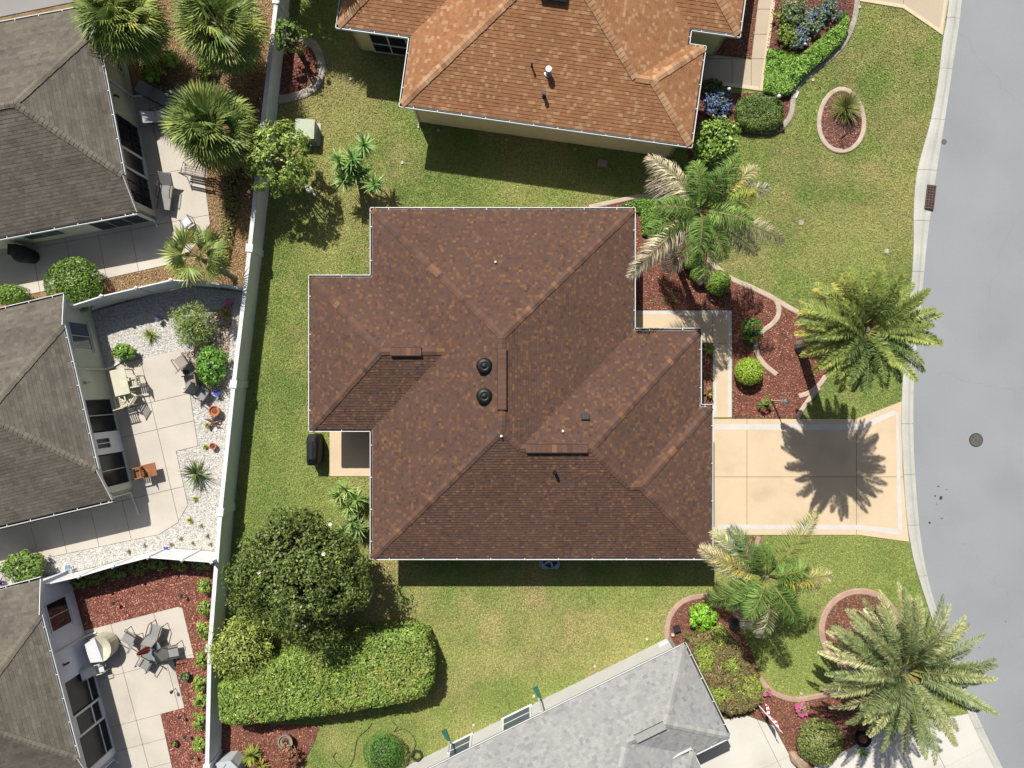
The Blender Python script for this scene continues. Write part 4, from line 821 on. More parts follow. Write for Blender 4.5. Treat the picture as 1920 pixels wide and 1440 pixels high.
q2s = [(D(158), .35, 1.0, 2.9, (YG, DEAD2)), (D(168), .2, 1.1, 2.6, (STR, DEAD2)), (D(128), .55, 1.1, 2.6, (GN, (.2, .25, .16))), (D(135), .4, .9, 2.9, ((.14, .2, .1), STR)), (D(53), .5, .7, 3.3, ((.2, .24, .06), (.3, .3, .1))), (D(-5), .4, 1.1, 2.9, (YG, DEAD2)), (D(-12), .3, 1.2, 2.7, (GN2, DEAD)), (D(-48), .4, 1.1, 2.7, (GN, GN2)), (D(-62), .7, 1.2, 2.2, (GN, GN)), (D(-88), .35, 1.2, 2.8, ((.24, .28, .1), DEAD2)), (D(-98), .2, 1.2, 2.7, (STR, DEAD2)),
       (D(205), .4, 1.1, 2.6, (GN2, GN)), (D(222), .5, 1.2, 2.1, (GN, GN2)), (D(110), 1.0, 1.0, 1.8, (GN, GN)), (D(240), .9, 1.2, 1.9, (GN2, GN)), (D(20), .9, 1.2, 1.7, (GN, GN2))]
feather_palm(1362, 1024, 5.1, 'straggly green palm leaning beside the driveway and dark roof corner', 0, 0, .68, None, name='queen_palm', seed=33, nl=110, rad=.15, wd=.03, droop=.7, vee=.05, plume=.45, specs=q2s)
def fan_leaf(R, col, col2, seed, pet=.7, spread=2.3, nseg=26):
    r = np.random.default_rng(seed); V = []; F = []; C = []; o = np.array([pet, 0, .0]); w_ = .02
    V += [np.array([0, -w_, 0]), np.array([0, w_, 0]), np.array([pet, w_, 0]), np.array([pet, -w_, 0])]; F.append((0, 1, 2, 3)); C.append((.2, .22, .07))
    for i in range(nseg):
        a = -spread + 2 * spread * (i + .5) / nseg; rr = R * (.72 + .28 * math.cos(a * .6)) * r.uniform(.92, 1.06); d = np.array([math.cos(a), math.sin(a), .12 * math.cos(a * 2)]); s_ = np.array([-math.sin(a), math.cos(a), 0]); hw = rr * .5 * (2 * spread / nseg) * .42
        mid = o + d * rr * .55 - np.array([0, 0, .05]); tip = o + d * rr - np.array([0, 0, rr * r.uniform(.15, .5)]); k = len(V); V += [o, mid + s_ * hw + [0, 0, .03], tip, mid - s_ * hw - [0, 0, .01]]; F.append((k, k + 1, k + 2, k + 3)); m = r.random() ** 2; C.append(np.array(col) * (1 - m) + np.array(col2) * m)
    return npmesh('frond', V, F, m_leafg, np.array(C) * r.uniform(.8, 1.2, (len(C), 1)))
SG, SG2, SY, SO = (.17, .24, .06), (.31, .38, .10), (.50, .48, .12), (.62, .38, .07)
LEAFSET = {}
def fan_palm(px, py, h, label, n, R, pet, seed, crown=None, lean=(0, 0), elr=(-.75, 1.3), rad=.17, group='fan palms in the villa yard', name='fan_palm', nseg=26):
    base = P(px, py); root = empty(name, tuple(base), label, 'palm tree', group); top = Vector((lean[0], lean[1], h)); trunk(root, top, rad * 1.1, rad); r = random.Random(seed)
    key = (R, pet, nseg)
    if key not in LEAFSET: LEAFSET[key] = [fan_leaf(R, *c, seed=50 + i, pet=pet, nseg=nseg) for i, c in enumerate([(SG, SG2), (SG, SG2), (SG, SY), (SG2, SY), (SG2, SO), ((.12, .18, .05), SG)])]
    for i in range(n):
        u = (i + .5) / n; el = elr[1] + (elr[0] - elr[1]) * u ** .8 + r.gauss(0, .12); az = i * 2.39996 + r.gauss(0, .25); me = LEAFSET[key][r.choices(range(6), [5, 5, 3, 3 * u, 2.2 * u ** 2, 4])[0]]
        o = ob('frond', me, root, False); o.location = top + Vector((0, 0, .1 * math.sin(el))); o.rotation_euler = (r.gauss(0, .35), -el, az); o.rotation_mode = 'XYZ'
    return root
fan_palm(449, 285, 3.0, 'round fan palm crown over the villa patio, nearest the garden chairs', 74, 1.12, 1.0, 5, nseg=32)
fan_palm(298, 100, 3.1, 'fan palm crown overlapping the corner of the weathered villa roof', 70, 1.12, 1.0, 6, nseg=32)
fan_palm(464, 112, 3.1, 'fan palm crown touching the garden wall north of the patio', 74, 1.15, 1.05, 8, nseg=32)
fan_palm(440, 522, 2.7, 'small open fan palm with sparse fronds at the end of white fence', 19, .8, .8, 11, lean=(-.55, .55), elr=(-.4, 1.2), rad=.13, nseg=20)
fan_palm(635, -62, 5.2, 'tall fan palm beyond the frame shading the orange roof corner', 34, 1.12, 1.0, 13, nseg=32)
fan_palm(562, -95, 5.4, 'tall fan palm beyond the frame shading the red wall bed', 34, 1.12, 1.0, 14, nseg=32)
fan_palm(590, -130, 5.6, 'tall fan palm north of the lawn whose shadow falls on grass', 34, 1.12, 1.0, 12, nseg=32)
def straps(n, L, wd, el0, el1, pal, seed, bend=.5, seg=3, mat=None, name='leaf_rosette'):
    r = np.random.default_rng(seed); V = []; F = []; C = []; pal = np.array(pal)
    for i in range(n):
        az = r.uniform(0, 6.283); e = r.uniform(el0, el1); l = L * r.uniform(.7, 1.1); p = np.zeros(3); c = pal[r.integers(len(pal))] * r.uniform(.75, 1.25); k = len(V); s_ = np.array([-math.sin(az), math.cos(az), 0]); b = bend * r.uniform(.3, 1.5)
        for j in range(seg + 1):
            w_ = wd * (1 - (j / seg) ** 1.5) * .5 * (1 if j else .7) + .002; V += [p - s_ * w_, p + s_ * w_]
            d = np.array([math.cos(az) * math.cos(e), math.sin(az) * math.cos(e), math.sin(e)]); p = p + d * l / seg; e -= b / seg
        for j in range(seg): F.append((k + 2 * j, k + 2 * j + 1, k + 2 * j + 3, k + 2 * j + 2)); C.append(c)
    return npmesh(name, V, F, mat or m_leafg, C)
def rosette(name, px, py, n, L, wd, pal, label, cat='plant', el=(-.1, 1.4), bend=.6, group=None, z=.03, seed=None, h=0.0):
    p = P(px, py, h * .7); p.z = z; root = empty(name, tuple(p), label, cat, group); o = ob('leaf_rosette', straps(n, L, wd, el[0], el[1], pal, seed or int(px + py)), root, False); o.location.z = h
    MB().tube([(0, 0, 0), (0, 0, max(.06, h))], [.06, .04]).o('stem', m_bark, root, False); return root
def yucca(heads, base, label, L=.68, n=78, pal=((.12, .25, .06), (.19, .34, .08), (.32, .44, .13)), name='yucca', wd=.075):
    b = P(*base); root = empty(name, tuple(b), label, 'plant')
    for i, (px, py, h) in enumerate(heads):
        t = P(px, py, h) - b; MB().tube([(0, 0, 0), (t.x * .5, t.y * .5, t.z * .6), tuple(t)], [.09, .06, .045]).o('stem', m_bark, root, False); o = ob('leaf_rosette', straps(n, L, wd, -.7, 1.45, pal, 70 + i + int(px), .35), root, False); o.location = t
yucca([(683, 272, 2.5), (637, 302, 2.2), (656, 312, 2.0), (668, 325, 1.7), (645, 338, 1.6), (702, 346, 2.0), (662, 298, 2.3), (680, 325, 1.5)], (674, 345), 'multi headed yucca clump on the lawn behind the brown house')
yucca([(650, 918, .9), (668, 935, .75), (637, 930, .8), (655, 950, .6)], (655, 930), 'spiky green yucca beside the small patio', n=70, pal=((.16, .27, .07), (.26, .38, .1), (.38, .46, .16)))
yucca([(660, 978, .8), (645, 995, .6), (672, 990, .7)], (660, 985), 'lower spiky yucca between the patio and magnolia', n=66, pal=((.12, .21, .06), (.19, .3, .09), (.3, .4, .15)))

def big_tree(name, px, py, r, h, n, size, pal, label, flowers=0, zr=.42, lump=.2, open_=False, rough=.5, cat='tree', asp=.5, core=False):
    base = P(px, py, 0); root = empty(name, tuple(base), label, cat); rr = np.random.default_rng(int(px)); rz = h * zr; zc = h - rz; b = MB(); b.tube([(0, 0, 0), (.04, .02, zc * .6), (0, 0, zc)], [.16, .12, .08], 8).o('trunk', m_bark, root, False)
    for i in range(9 if not open_ else 15):
        a = i * 2.4; e = rr.uniform(.1, 1.1); q = Vector((math.cos(a) * math.cos(e) * r * .8, math.sin(a) * math.cos(e) * r * .8, zc + math.sin(e) * rz * .75)); s0 = Vector((0, 0, zc * (.45 + .05 * (i % 6)))); MB().tube([s0, s0.lerp(q, .5) + Vector((0, 0, .15)), q], [.06, .04, .012], 5).o('limb', m_bark if not open_ else M('grey_bark', (.32, .28, .22)), root, False)
    d = rr.normal(size=(n, 3)); d[:, 2] = np.where(d[:, 2] < -.3, -d[:, 2], d[:, 2]); d /= np.linalg.norm(d, axis=1, keepdims=True)
    k = lumps(d, lump, 40, int(py)) * np.where(rr.random(n) < .75, 1 - np.abs(rr.normal(0, .09, n)), rr.uniform(.55, .95, n))
    if open_: k *= rr.uniform(.55, 1.05, n)
    p = d * k[:, None] * np.array([r, r, rz]); p[:, 2] += zc
    nc = int(n / 75); cd = rr.normal(size=(nc, 3)); cd[:, 2] = np.where(cd[:, 2] < -.25, -cd[:, 2], cd[:, 2]); cd /= np.linalg.norm(cd, axis=1, keepdims=True); cc = cd * (lumps(cd, lump, 40, int(py)) * rr.uniform(.72, .98, nc))[:, None] * np.array([r, r, rz]); cc[:, 2] += zc
    ci = rr.integers(0, nc, n); off = rr.normal(size=(n, 3)); off /= np.linalg.norm(off, axis=1, keepdims=True); cl = rr.random(n) < .85; rc = r * .115
    p = np.where(cl[:, None], cc[ci] + off * rc * rr.uniform(.5, 1.1, (n, 1)) * rr.uniform(.7, 1.4, nc)[ci][:, None], p); d = np.where(cl[:, None], off * .8 + cd[ci] * .6, d); g = vnoise(p[:, 0] * 3 + 50, p[:, 1] * 3 + p[:, 2] * 2 + 50, 1.0, 9); keep = g > (.02 if core else .1 if not open_ else .14); p, d = p[keep], d[keep]; n = len(p)
    V, F, C = leafquads(p, d + RNG.normal(0, rough, (n, 3)), size * RNG.uniform(.6, 1.3, n), leaf_colors(n, pal, .25), asp); ob('crown', npmesh('crown', V, F, m_leafg, C), root, False)
    if core:
        cv, cf = icore((r * .74, r * .74, rz * .74), zc); ob('twig_shade_core', mesh('twig_shade_core', cv, cf, m_core_shade), root, False)  # solid dark core added to make the crown's shadow dense
    for i in range(flowers):
        dd = rr.normal(size=3); dd[2] = abs(dd[2]) + .25; dd /= np.linalg.norm(dd); o = Vector(dd * np.array([r, r, rz]) * 1.03) + Vector((0, 0, zc)); f = MB()
        for a in range(6): t = a * 1.047; u = Vector((math.cos(t), math.sin(t), .35)); s_ = Vector((-math.sin(t), math.cos(t), 0)); f.quad(o, o + u * .06 + s_ * .04, o + u * .10, o + u * .06 - s_ * .04)
        f.o('flower', m_whitep, root, False)
big_tree('magnolia_tree', 603, 1040, 2.55, 4.9, 30000, .155, [(.072, .108, .025), (.10, .145, .03), (.052, .082, .022), (.155, .21, .045), (.11, .13, .034)], 'large round dark magnolia tree with a few white blossoms', flowers=9, zr=.44, lump=.34, core=True)
big_tree('crape_myrtle', 556, 327, 1.6, 3.4, 7500, .15, [(.19, .28, .055), (.25, .34, .065), (.14, .21, .045), (.32, .38, .09)], 'open shrubby tree with visible grey branches beside the garden wall', zr=.34, lump=.25, open_=True)
big_tree('wall_shrub', 565, 103, .75, 2.3, 1500, .15, [(.13, .22, .04), (.19, .28, .05), (.09, .15, .035)], 'bright green shrub tree above the red bed by garden wall', zr=.36, open_=False, lump=.25)
hedge('clipped_hedge', [(402, 1290), (470, 1262), (540, 1228), (620, 1203), (690, 1189), (760, 1184), (797, 1196), (812, 1230), (812, 1285), (796, 1312), (760, 1322), (680, 1336), (600, 1348), (520, 1357), (440, 1367), (408, 1360)], 1.85, 19000, .125, [(.135, .215, .036), (.185, .275, .045), (.10, .165, .03), (.26, .34, .075), (.21, .28, .058)], 'large clipped green hedge block on the south west lawn', gloss=True, R=.45, patches=[(.13, .23, .035), (.19, .3, .045), (.24, .26, .07), (.28, .24, .08)], rough=.6)
shrub('light_shrub', 450, 1216, (1.42, 1.45), 2.5, 4200, .2, [(.22, .28, .05), (.28, .33, .06), (.16, .21, .04), (.33, .37, .10)], 'yellowish green feathery shrub between hedge and garden wall', lump=.3, rough=.7, asp=.28, depth=.22)
TOP = [(.12, .22, .03), (.17, .28, .035), (.09, .17, .025), (.23, .34, .05)]
shrub('ball_topiary', 1405, 696, .68, 1.05, 3000, .085, [(.22, .34, .03), (.28, .41, .04), (.17, .27, .03), (.34, .46, .07)], 'lime green clipped ball shrub in the mulch beside front path', lump=.03, gloss=True, depth=.08)
shrub('ball_topiary', 1347, 530, .62, 1.0, 2600, .085, TOP, 'round clipped ball shrub nearest the front edging', lump=.03, gloss=True, depth=.08)
shrub('ball_topiary', 1312, 514, .46, .85, 1800, .085, TOP, 'smaller clipped ball shrub half hidden between two others', lump=.05, gloss=True, depth=.08)
shrub('ball_topiary', 1297, 484, .55, .95, 2200, .085, TOP, 'clipped ball shrub right under the dead palm fronds', lump=.05, gloss=True, depth=.08)
shrub('rose_bush', 1409, 620, .58, .8, 1200, .12, [(.08, .19, .03), (.13, .26, .035), (.06, .13, .025)], 'leafy green bush beside the winding tan edging', flowers=(2, .09, m_redp), lump=.25)
shrub('flowering_plant', 1432, 757, .34, .4, 420, .11, [(.1, .18, .04), (.07, .13, .03), (.16, .24, .05)], 'small plant with red blooms under the lamp post', flowers=(3, .1, m_redp), lump=.3, core=.5)
for i, (px, py, l) in enumerate(((1226, 566, 'tiny seedling in red mulch nearest the house eave'), (1243, 562, 'tiny seedling in red mulch, middle of three'), (1261, 564, 'small rosette seedling in red mulch, farthest from eave'))):
    rosette('seedling', px, py, 14 + 8 * (i == 2), .16 + .08 * (i == 2), .05, [(.12, .22, .04), (.2, .28, .05)], l, group='seedlings in the front mulch')
hedge('ground_cover', [(1165, 384), (1200, 370), (1235, 372), (1262, 400), (1262, 440), (1235, 450), (1205, 440), (1202, 395), (1170, 388)], .3, 2600, .1, [(.12, .23, .03), (.17, .3, .04), (.09, .17, .03)], 'low green ground cover behind the house under the palm', cat='ground cover', R=.15)
rosette('croton', 1328, 655, 40, .4, .09, [(.14, .2, .04), (.2, .26, .05)], 'green leafy plant in the narrow shaded bed by front path', h=.2); rosette('croton', 1328, 737, 40, .36, .08, [(.3, .12, .06), (.35, .25, .1), (.2, .2, .06)], 'reddish leafy plant at the sunny end of the narrow bed', h=.15)
# SE beds
CR = [(.17, .11, .05), (.13, .13, .04), (.22, .13, .07), (.10, .11, .035), (.17, .17, .05)]
hedge('croton_hedge', [(1288, 1200), (1330, 1188), (1362, 1180), (1380, 1200), (1398, 1232), (1420, 1262), (1434, 1292), (1432, 1320), (1412, 1336), (1372, 1345), (1352, 1335), (1330, 1295), (1300, 1235)], .95, 7000, .12, CR, 'mottled brown and lime hedge mass along the grey house', R=.25, patches=[(.22, .29, .045), (.17, .23, .04), (.27, .32, .06)])
shrub('bright_bush', 1318, 1156, .64, .75, 1500, .14, [(.19, .40, .03), (.25, .48, .04), (.14, .31, .03)], 'vivid light green bush inside the pinkish curved edging', lump=.2, gloss=True)
shrub('round_shrub', 1537, 1391, 1.1, 1.15, 4200, .1, [(.12, .17, .045), (.17, .22, .06), (.09, .13, .035), (.24, .22, .08)], 'large dome shaped shrub between the boulder and white driveway', lump=.08, gloss=True, depth=.1)
shrub('round_shrub', 720, 1413, .98, 1.1, 4200, .07, [(.06, .17, .025), (.09, .22, .03), (.05, .13, .02)], 'dark green clipped dome shrub on the lawn beside hose coil', lump=.04, depth=.07)
shrub('pink_flowers', 1503, 1327, .34, .35, 360, .1, [(.2, .26, .06), (.3, .2, .12)], 'clump of pink flowers at the curved edging', flowers=(14, .11, m_pink), core=.4); shrub('pink_flowers', 1437, 1296, .2, .3, 160, .08, [(.25, .2, .1)], 'small pink flower tuft at the hedge end of edging', flowers=(6, .09, m_pink), core=0)
rosette('bed_plant', 1560, 1177, 30, .3, .06, [(.12, .2, .04), (.18, .26, .06)], 'small green plant inside the round edging ring')
rosette('bed_plant', 1613, 1405, 26, .45, .09, [(.1, .2, .04), (.15, .27, .05)], 'broad leaved plant at the driveway edge beside the black ring pot')
hedge('ground_cover', [(1345, 1008), (1400, 1008), (1398, 1028), (1375, 1022), (1350, 1030)], .22, 420, .14, [(.14, .25, .05), (.22, .32, .06)], 'patchy green plants in the small bed by the driveway', cat='ground cover', R=.12)
# north beds
hedge('fern_bank', [(1444, 92), (1470, 98), (1500, 105), (1520, 88), (1552, 60), (1578, 40), (1592, 22), (1594, 50), (1582, 74), (1558, 100), (1522, 128), (1500, 150), (1482, 174), (1460, 176), (1436, 168), (1440, 120)], .45, 8500, .16, [(.16, .30, .05), (.21, .37, .06), (.13, .24, .04), (.28, .43, .09)], 'bright green fern bank along the winding grey edging', cat='ferns', R=.2, rough=.7)
BL = [(.15, .22, .08), (.12, .18, .07), (.22, .29, .1), (.17, .22, .22), (.13, .17, .36)]
for px, py, r, h, pal, l, n in ((1488, 22, .62, .7, [(.15, .21, .08), (.11, .16, .07), (.2, .24, .12)], 'grey green bush at the top of the north flower bed', 1400), (1520, 40, .6, .6, BL, 'bluish flowering shrub in the middle of the north flower bed', 1500), (1553, 18, .5, .55, BL, 'blue flowering shrub next to the north driveway', 1200),
                          (1475, 65, .5, .55, [(.2, .28, .05), (.27, .33, .06), (.15, .22, .05)], 'lime green shrub beside the concrete path border', 1100), (1497, 72, .48, .5, BL + [(.1, .12, .35)], 'deep blue flower clump next to the ferns', 1200), (1470, 30, .38, .5, [(.22, .28, .05), (.3, .32, .07)], 'small yellowish shrub by the path near the frame edge', 700),
                          (1345, 196, .62, .5, [(.09, .13, .3), (.13, .17, .36), (.1, .16, .08)], 'blue flower drift beside the orange roof gutter', 1500), (1341, 262, 1.0, 1.7, [(.14, .25, .04), (.2, .32, .05), (.09, .17, .03), (.28, .38, .08)], 'large glossy light green shrub at the yellow house corner', 3000)):
    shrub('flower_shrub', px, py, r * 1.1, h, n, .12 if h < 1 else .16, pal, l, lump=.55, gloss=h > 1, depth=.3, core=.5, rough=.7)
hedge('mounded_shrub', [(1388, 180), (1425, 172), (1460, 178), (1473, 195), (1472, 228), (1455, 240), (1410, 242), (1388, 232), (1382, 205)], .6, 4200, .09, [(.08, .14, .025), (.11, .18, .03), (.06, .1, .02), (.14, .17, .05)], 'dark green mounded shrub at the end of concrete path', cat='shrub', R=.3)
hedge('dry_shrub', [(1385, 232), (1420, 240), (1470, 230), (1474, 242), (1445, 250), (1390, 246)], .25, 1500, .1, [(.22, .17, .1), (.16, .12, .08), (.28, .22, .14)], 'dry grey brown foliage fringe below the dark mound', cat='shrub', R=.12)
shrub('shade_bush', 1335, 162, (.55, .35), .5, 900, .1, [(.06, .1, .03), (.09, .14, .03)], 'dark bush in the shade beside the yellow house path', lump=.15)
rosette('ornamental_grass', 1582, 205, 420, 1.0, .03, [(.16, .2, .05), (.22, .25, .07), (.3, .28, .1)], 'tuft of ornamental grass in the oval edging ring', el=(.3, 1.4), bend=1.3)
# west yards
for px, py, r, h, n, sz, pal, nm, l, kw in (
    (137, 534, 1.35, 1.5, 5200, .11, [(.11, .2, .03), (.16, .26, .04), (.08, .14, .025)], 'round_bush', 'large round green bush north of the white fence', dict(gloss=True, lump=.08, depth=.1)),
    (22, 553, (.85, .55), 1.1, 2000, .11, [(.11, .19, .03), (.16, .25, .04)], 'round_bush', 'smaller green bush at the weathered roof edge', dict(lump=.1)),
    (45, 1062, (1.0, .8), 1.3, 2600, .14, [(.09, .17, .03), (.13, .22, .035), (.2, .28, .07)], 'leafy_bush', 'leafy green bush at the gravel strip beside southern villa roof', dict(gloss=True, lump=.2)),
    (362, 610, (1.12, 1.05), 1.2, 4600, .15, [(.23, .31, .07), (.29, .36, .09), (.17, .24, .06), (.2, .26, .12)], 'airy_shrub', 'large airy light green shrub in the white gravel yard', dict(lump=.3, rough=.8, asp=.2, depth=.3, core=.45)),
    (394, 686, (.72, .98), 1.0, 2600, .14, [(.1, .23, .03), (.15, .31, .04), (.08, .17, .03)], 'leafy_bush', 'dense green bush beside the brown patio chairs', dict(gloss=True, lump=.22)),
    (232, 660, (.58, .45), .75, 1100, .15, [(.14, .25, .04), (.2, .32, .06)], 'leafy_bush', 'small bush by the downspout outlet in gravel', dict(gloss=True, lump=.25)),
    (285, 130, .62, .9, 900, .2, [(.2, .32, .05), (.27, .4, .07), (.13, .22, .04)], 'leafy_bush', 'big leaved lime bush beside villa wall under palms', dict(gloss=True, lump=.3, core=.4)),
    (322, 112, .4, .8, 480, .2, [(.25, .38, .06), (.3, .44, .08)], 'leafy_bush', 'small lime bush in tan mulch between palms', dict(lump=.3, core=.4)),
    (385, 128, .5, .6, 600, .18, [(.15, .22, .04), (.22, .3, .06)], 'leafy_bush', 'straggly bush in tan mulch near the garden wall', dict(lump=.3, core=.4)),
    (545, 1412, .55, .8, 700, .12, [(.22, .09, .05), (.3, .14, .07), (.14, .07, .04)], 'red_shrub', 'bronze red shrub in the corner bed', dict(lump=.25, core=.5))):
    shrub(nm, px, py, r, h, n, sz, pal, l, **kw)
n_ = 0
for px, py, wh in ((383, 1098, 'in the fence corner'), (384, 1140, 'second from the fence corner'), (381, 1180, 'third from the fence corner'), (377, 1235, 'fourth from the fence corner'), (376, 1278, 'fifth from the fence corner'), (375, 1312, 'sixth from the fence corner'), (374, 1352, 'seventh from the fence corner'), (372, 1395, 'last before the frame edge')):
    shrub('wall_bush', px, py, (.36, .42), .6, 620, .11, [(.2, .29, .05), (.26, .35, .06), (.15, .22, .04)], 'small yellow green bush against garden wall, ' + wh, group='bushes along the garden wall', lump=.2, core=.6)
for i, (px, py) in enumerate(((150, 1103), (178, 1095), (217, 1087), (260, 1076), (298, 1068), (338, 1066), (378, 1068))):
    shrub('fence_bush', px, py - 13, (.5, .4), .85, 620, .11, [(.16, .24, .045), (.22, .3, .05), (.12, .18, .035)], 'shaded bush below the white fence, %s from the villa wall' % ('first second third fourth fifth sixth seventh'.split()[i]), group='bushes along the white fence', lump=.15, core=.6)
n_ = 0
hedge('creeper', [(405, 300), (430, 250), (452, 330), (438, 420), (425, 490), (410, 500), (412, 420), (418, 340)], .3, 1100, .13, [(.12, .14, .04), (.2, .18, .05), (.28, .22, .07)], 'straggly olive creeper along the foot of garden wall', cat='creeper', R=.15)
rosette('spiky_grass', 285, 629, 70, .55, .035, [(.3, .36, .08), (.22, .3, .06), (.36, .38, .14)], 'tufted yellow green grass plant in white gravel', el=(.2, 1.4), bend=1.0)
rosette('agave', 371, 886, 62, .95, .07, [(.09, .14, .05), (.14, .19, .07), (.2, .22, .1), (.06, .1, .035)], 'large dark spiky agave in the white gravel', el=(.0, 1.3), bend=.5, h=.15)
rosette('dry_grass', 425, 590, 60, .55, .03, [(.35, .34, .08), (.3, .2, .08)], 'yellow brown grass tuft at the garden wall', bend=1.1)
for px, py, l in ((391, 797, 'near the driftwood'), (387, 838, 'beside the orange pot'), (368, 935, 'below the dark agave'), (358, 975, 'nearest the patio corner')):
    rosette('barrel_plant', px, py, 60, .2, .05, [(.34, .38, .05), (.26, .32, .05), (.4, .42, .1)], 'small yellow green succulent in gravel, ' + l, el=(.1, 1.5), bend=.2, group='succulents in the gravel yard')
r = random.Random(5)
for i, (px, py) in enumerate(((243, 1034), (272, 1022), (322, 1020), (340, 1010), (362, 1018), (379, 985), (390, 1005), (396, 1020))): rosette('gravel_tuft', px, py, 22, .18, .03, [(.24, .22, .13), (.18, .2, .08), (.3, .16, .1)], '%s dry tuft in the gravel strip counted from the villa' % 'first second third fourth fifth sixth seventh eighth'.split()[i], group='tufts in the gravel strip')
rosette('bromeliad', 475, 1412, 70, .6, .09, [(.34, .36, .06), (.25, .32, .06), (.2, .26, .05)], 'yellow green bromeliad clump beside the pale storage box', h=.3, bend=.8); rosette('bromeliad', 490, 1432, 60, .5, .08, [(.4, .28, .08), (.33, .34, .07)], 'orange tinted bromeliad at the frame edge', h=.2, bend=.8)
rosette('purple_plant', 3, 1092, 40, .35, .06, [(.08, .03, .18), (.12, .05, .25)], 'dark purple plant at the southern villa eave', h=.2)
shrub('hot_pink_flower', 430, 566, .16, .5, 80, .08, [(.15, .2, .05)], 'small flower with hot pink bloom in the shaded gravel corner', flowers=(5, .12, m_pink), core=0)

# ------------------------------------------------------------------ furniture, utilities, small things
def sling_chair(px, py, rot, label, m1, name='patio_chair', group='patio chairs', recline=.35, frame=None, L=.52, wd=.56):
    frame = frame or m_frame; root = empty(name, tuple(P(px, py, .046)), label, 'chair', group, rz=rot); q = lambda *p: Vector(p)
    MB().box((0, 0, .42), (wd, L, .03)).o('seat', m1, root, False)
    R = Matrix.Rotation(-recline, 3, 'X'); MB().box((0, -L / 2 - .13, .74), (wd, .03, .66), Matrix.Rotation(recline, 3, 'X')).o('backrest', m1, root, False)
    for sx in (-1, 1):
        x = sx * (wd / 2 + .02)
        for y0, y1 in ((L / 2, L / 2 + .04), (-L / 2, -L / 2 - .1)): MB().tube([(x, y0, .42), (x, y1, 0)], .018).o('leg', frame, root, False)
        MB().tube([(x, -L / 2 - .14, .66), (x, -L / 4, .66), (x, L / 2, .64), (x, L / 2 + .05, .42)], .022).o('armrest', frame, root, False)
        MB().tube([(x, -L / 2, .42), (x, -L / 2 - .25, 1.08)], .018).o('back_rail', frame, root, False)
    return root
DG = math.radians
for px, py, a, l in ((250, 1190, 60, 'grey sling chair at the glass table nearest the cream papasan chair'), (300, 1176, -15, 'grey sling chair north of the glass table'), (332, 1214, -80, 'grey sling chair on mulch side of glass table'), (281, 1238, 150, 'grey sling chair south of the glass table by closed umbrella')):
    sling_chair(px, py, DG(a + 180 if False else a), l, m_slingg, recline=.5)
t = empty('glass_table', tuple(P(297, 1208, .046)), 'round glass patio table among the grey sling chairs', 'table')
MB().lathe((0, 0, .70), [(.46, 0), (.48, .01), (.46, .02)], 28).o('table_top', screen_mat('table_glass', (.3, .33, .34), .55), t, False); MB().lathe((0, 0, .69), [(.47, 0), (.49, .0), (.49, .025), (.47, .025)], 28).o('table_rim', m_slingg, t, False)
for k in range(4): a = k * 1.571 + .4; MB().tube([(math.cos(a) * .4, math.sin(a) * .4, .69), (math.cos(a) * .15, math.sin(a) * .15, .35), (math.cos(a) * .38, math.sin(a) * .38, 0)], .018).o('leg', m_frame, t, False)
u = empty('closed_umbrella', tuple(P(297, 1208, .046)), 'closed red patio umbrella tilted over the glass table', 'umbrella')
a, b = Vector((0, 0, .1)), P(255, 1228, 2.25) - P(297, 1208, .046); MB().tube([a, b], .022).o('pole', m_gutter, u, False)
cv = MB(); ax = (b - a).normalized(); s1 = ax.orthogonal().normalized(); s2 = ax.cross(s1); V = []; F = []; pr = [(.98, .02), (.9, .09), (.75, .12), (.6, .15), (.5, .17), (.45, .12)]
for f, rad in pr:
    for k in range(16): tt = k * .3927; rr_ = rad * (1 if k % 2 else .55); V.append(a.lerp(b, f) + s1 * math.cos(tt) * rr_ + s2 * math.sin(tt) * rr_)
for i in range(5):
    for k in range(16): F.append((i * 16 + k, i * 16 + (k + 1) % 16, (i + 1) * 16 + (k + 1) % 16, (i + 1) * 16 + k))
cv.add(V, F).o('canopy', m_red, u, False)
# papasan style covered chair and small folding chair
c = empty('covered_chair', tuple(P(203, 1206, .046)), 'round cream covered lounge chair by the bluish villa wall', 'chair', rz=DG(20)); pr = MB()
for k in range(10):
    a0, a1 = DG(-80 + 20 * k - 10), DG(-80 + 20 * (k + 1) - 10); f = lambda a, r_, z: Vector((math.cos(a) * r_, math.sin(a) * r_, z))
    pr.quad(f(a0, .02, .55), f(a0, .62, .82), f(a1, .62, .82), f(a1, .02, .55)); pr.quad(f(a0, .62, .82), f(a0, .58, .08), f(a1, .58, .08), f(a1, .62, .82))
pr.o('cover', m_creamc, c, False); MB().prism([(-.52, -.45), (.05, -.6), (.05, .6), (-.52, .45)], .08, .86).o('cushion', m_whitec, c, False)
for sx in (-.4, .4): MB().tube([(-.4, sx, .3), (-.45, sx, 0)], .025).o('leg', m_frame, c, False)
sling_chair(196, 1246, DG(-75), 'small white folding chair tucked beside the cream chair', m_whitec, frame=m_creamc, recline=.6, L=.42, wd=.42)
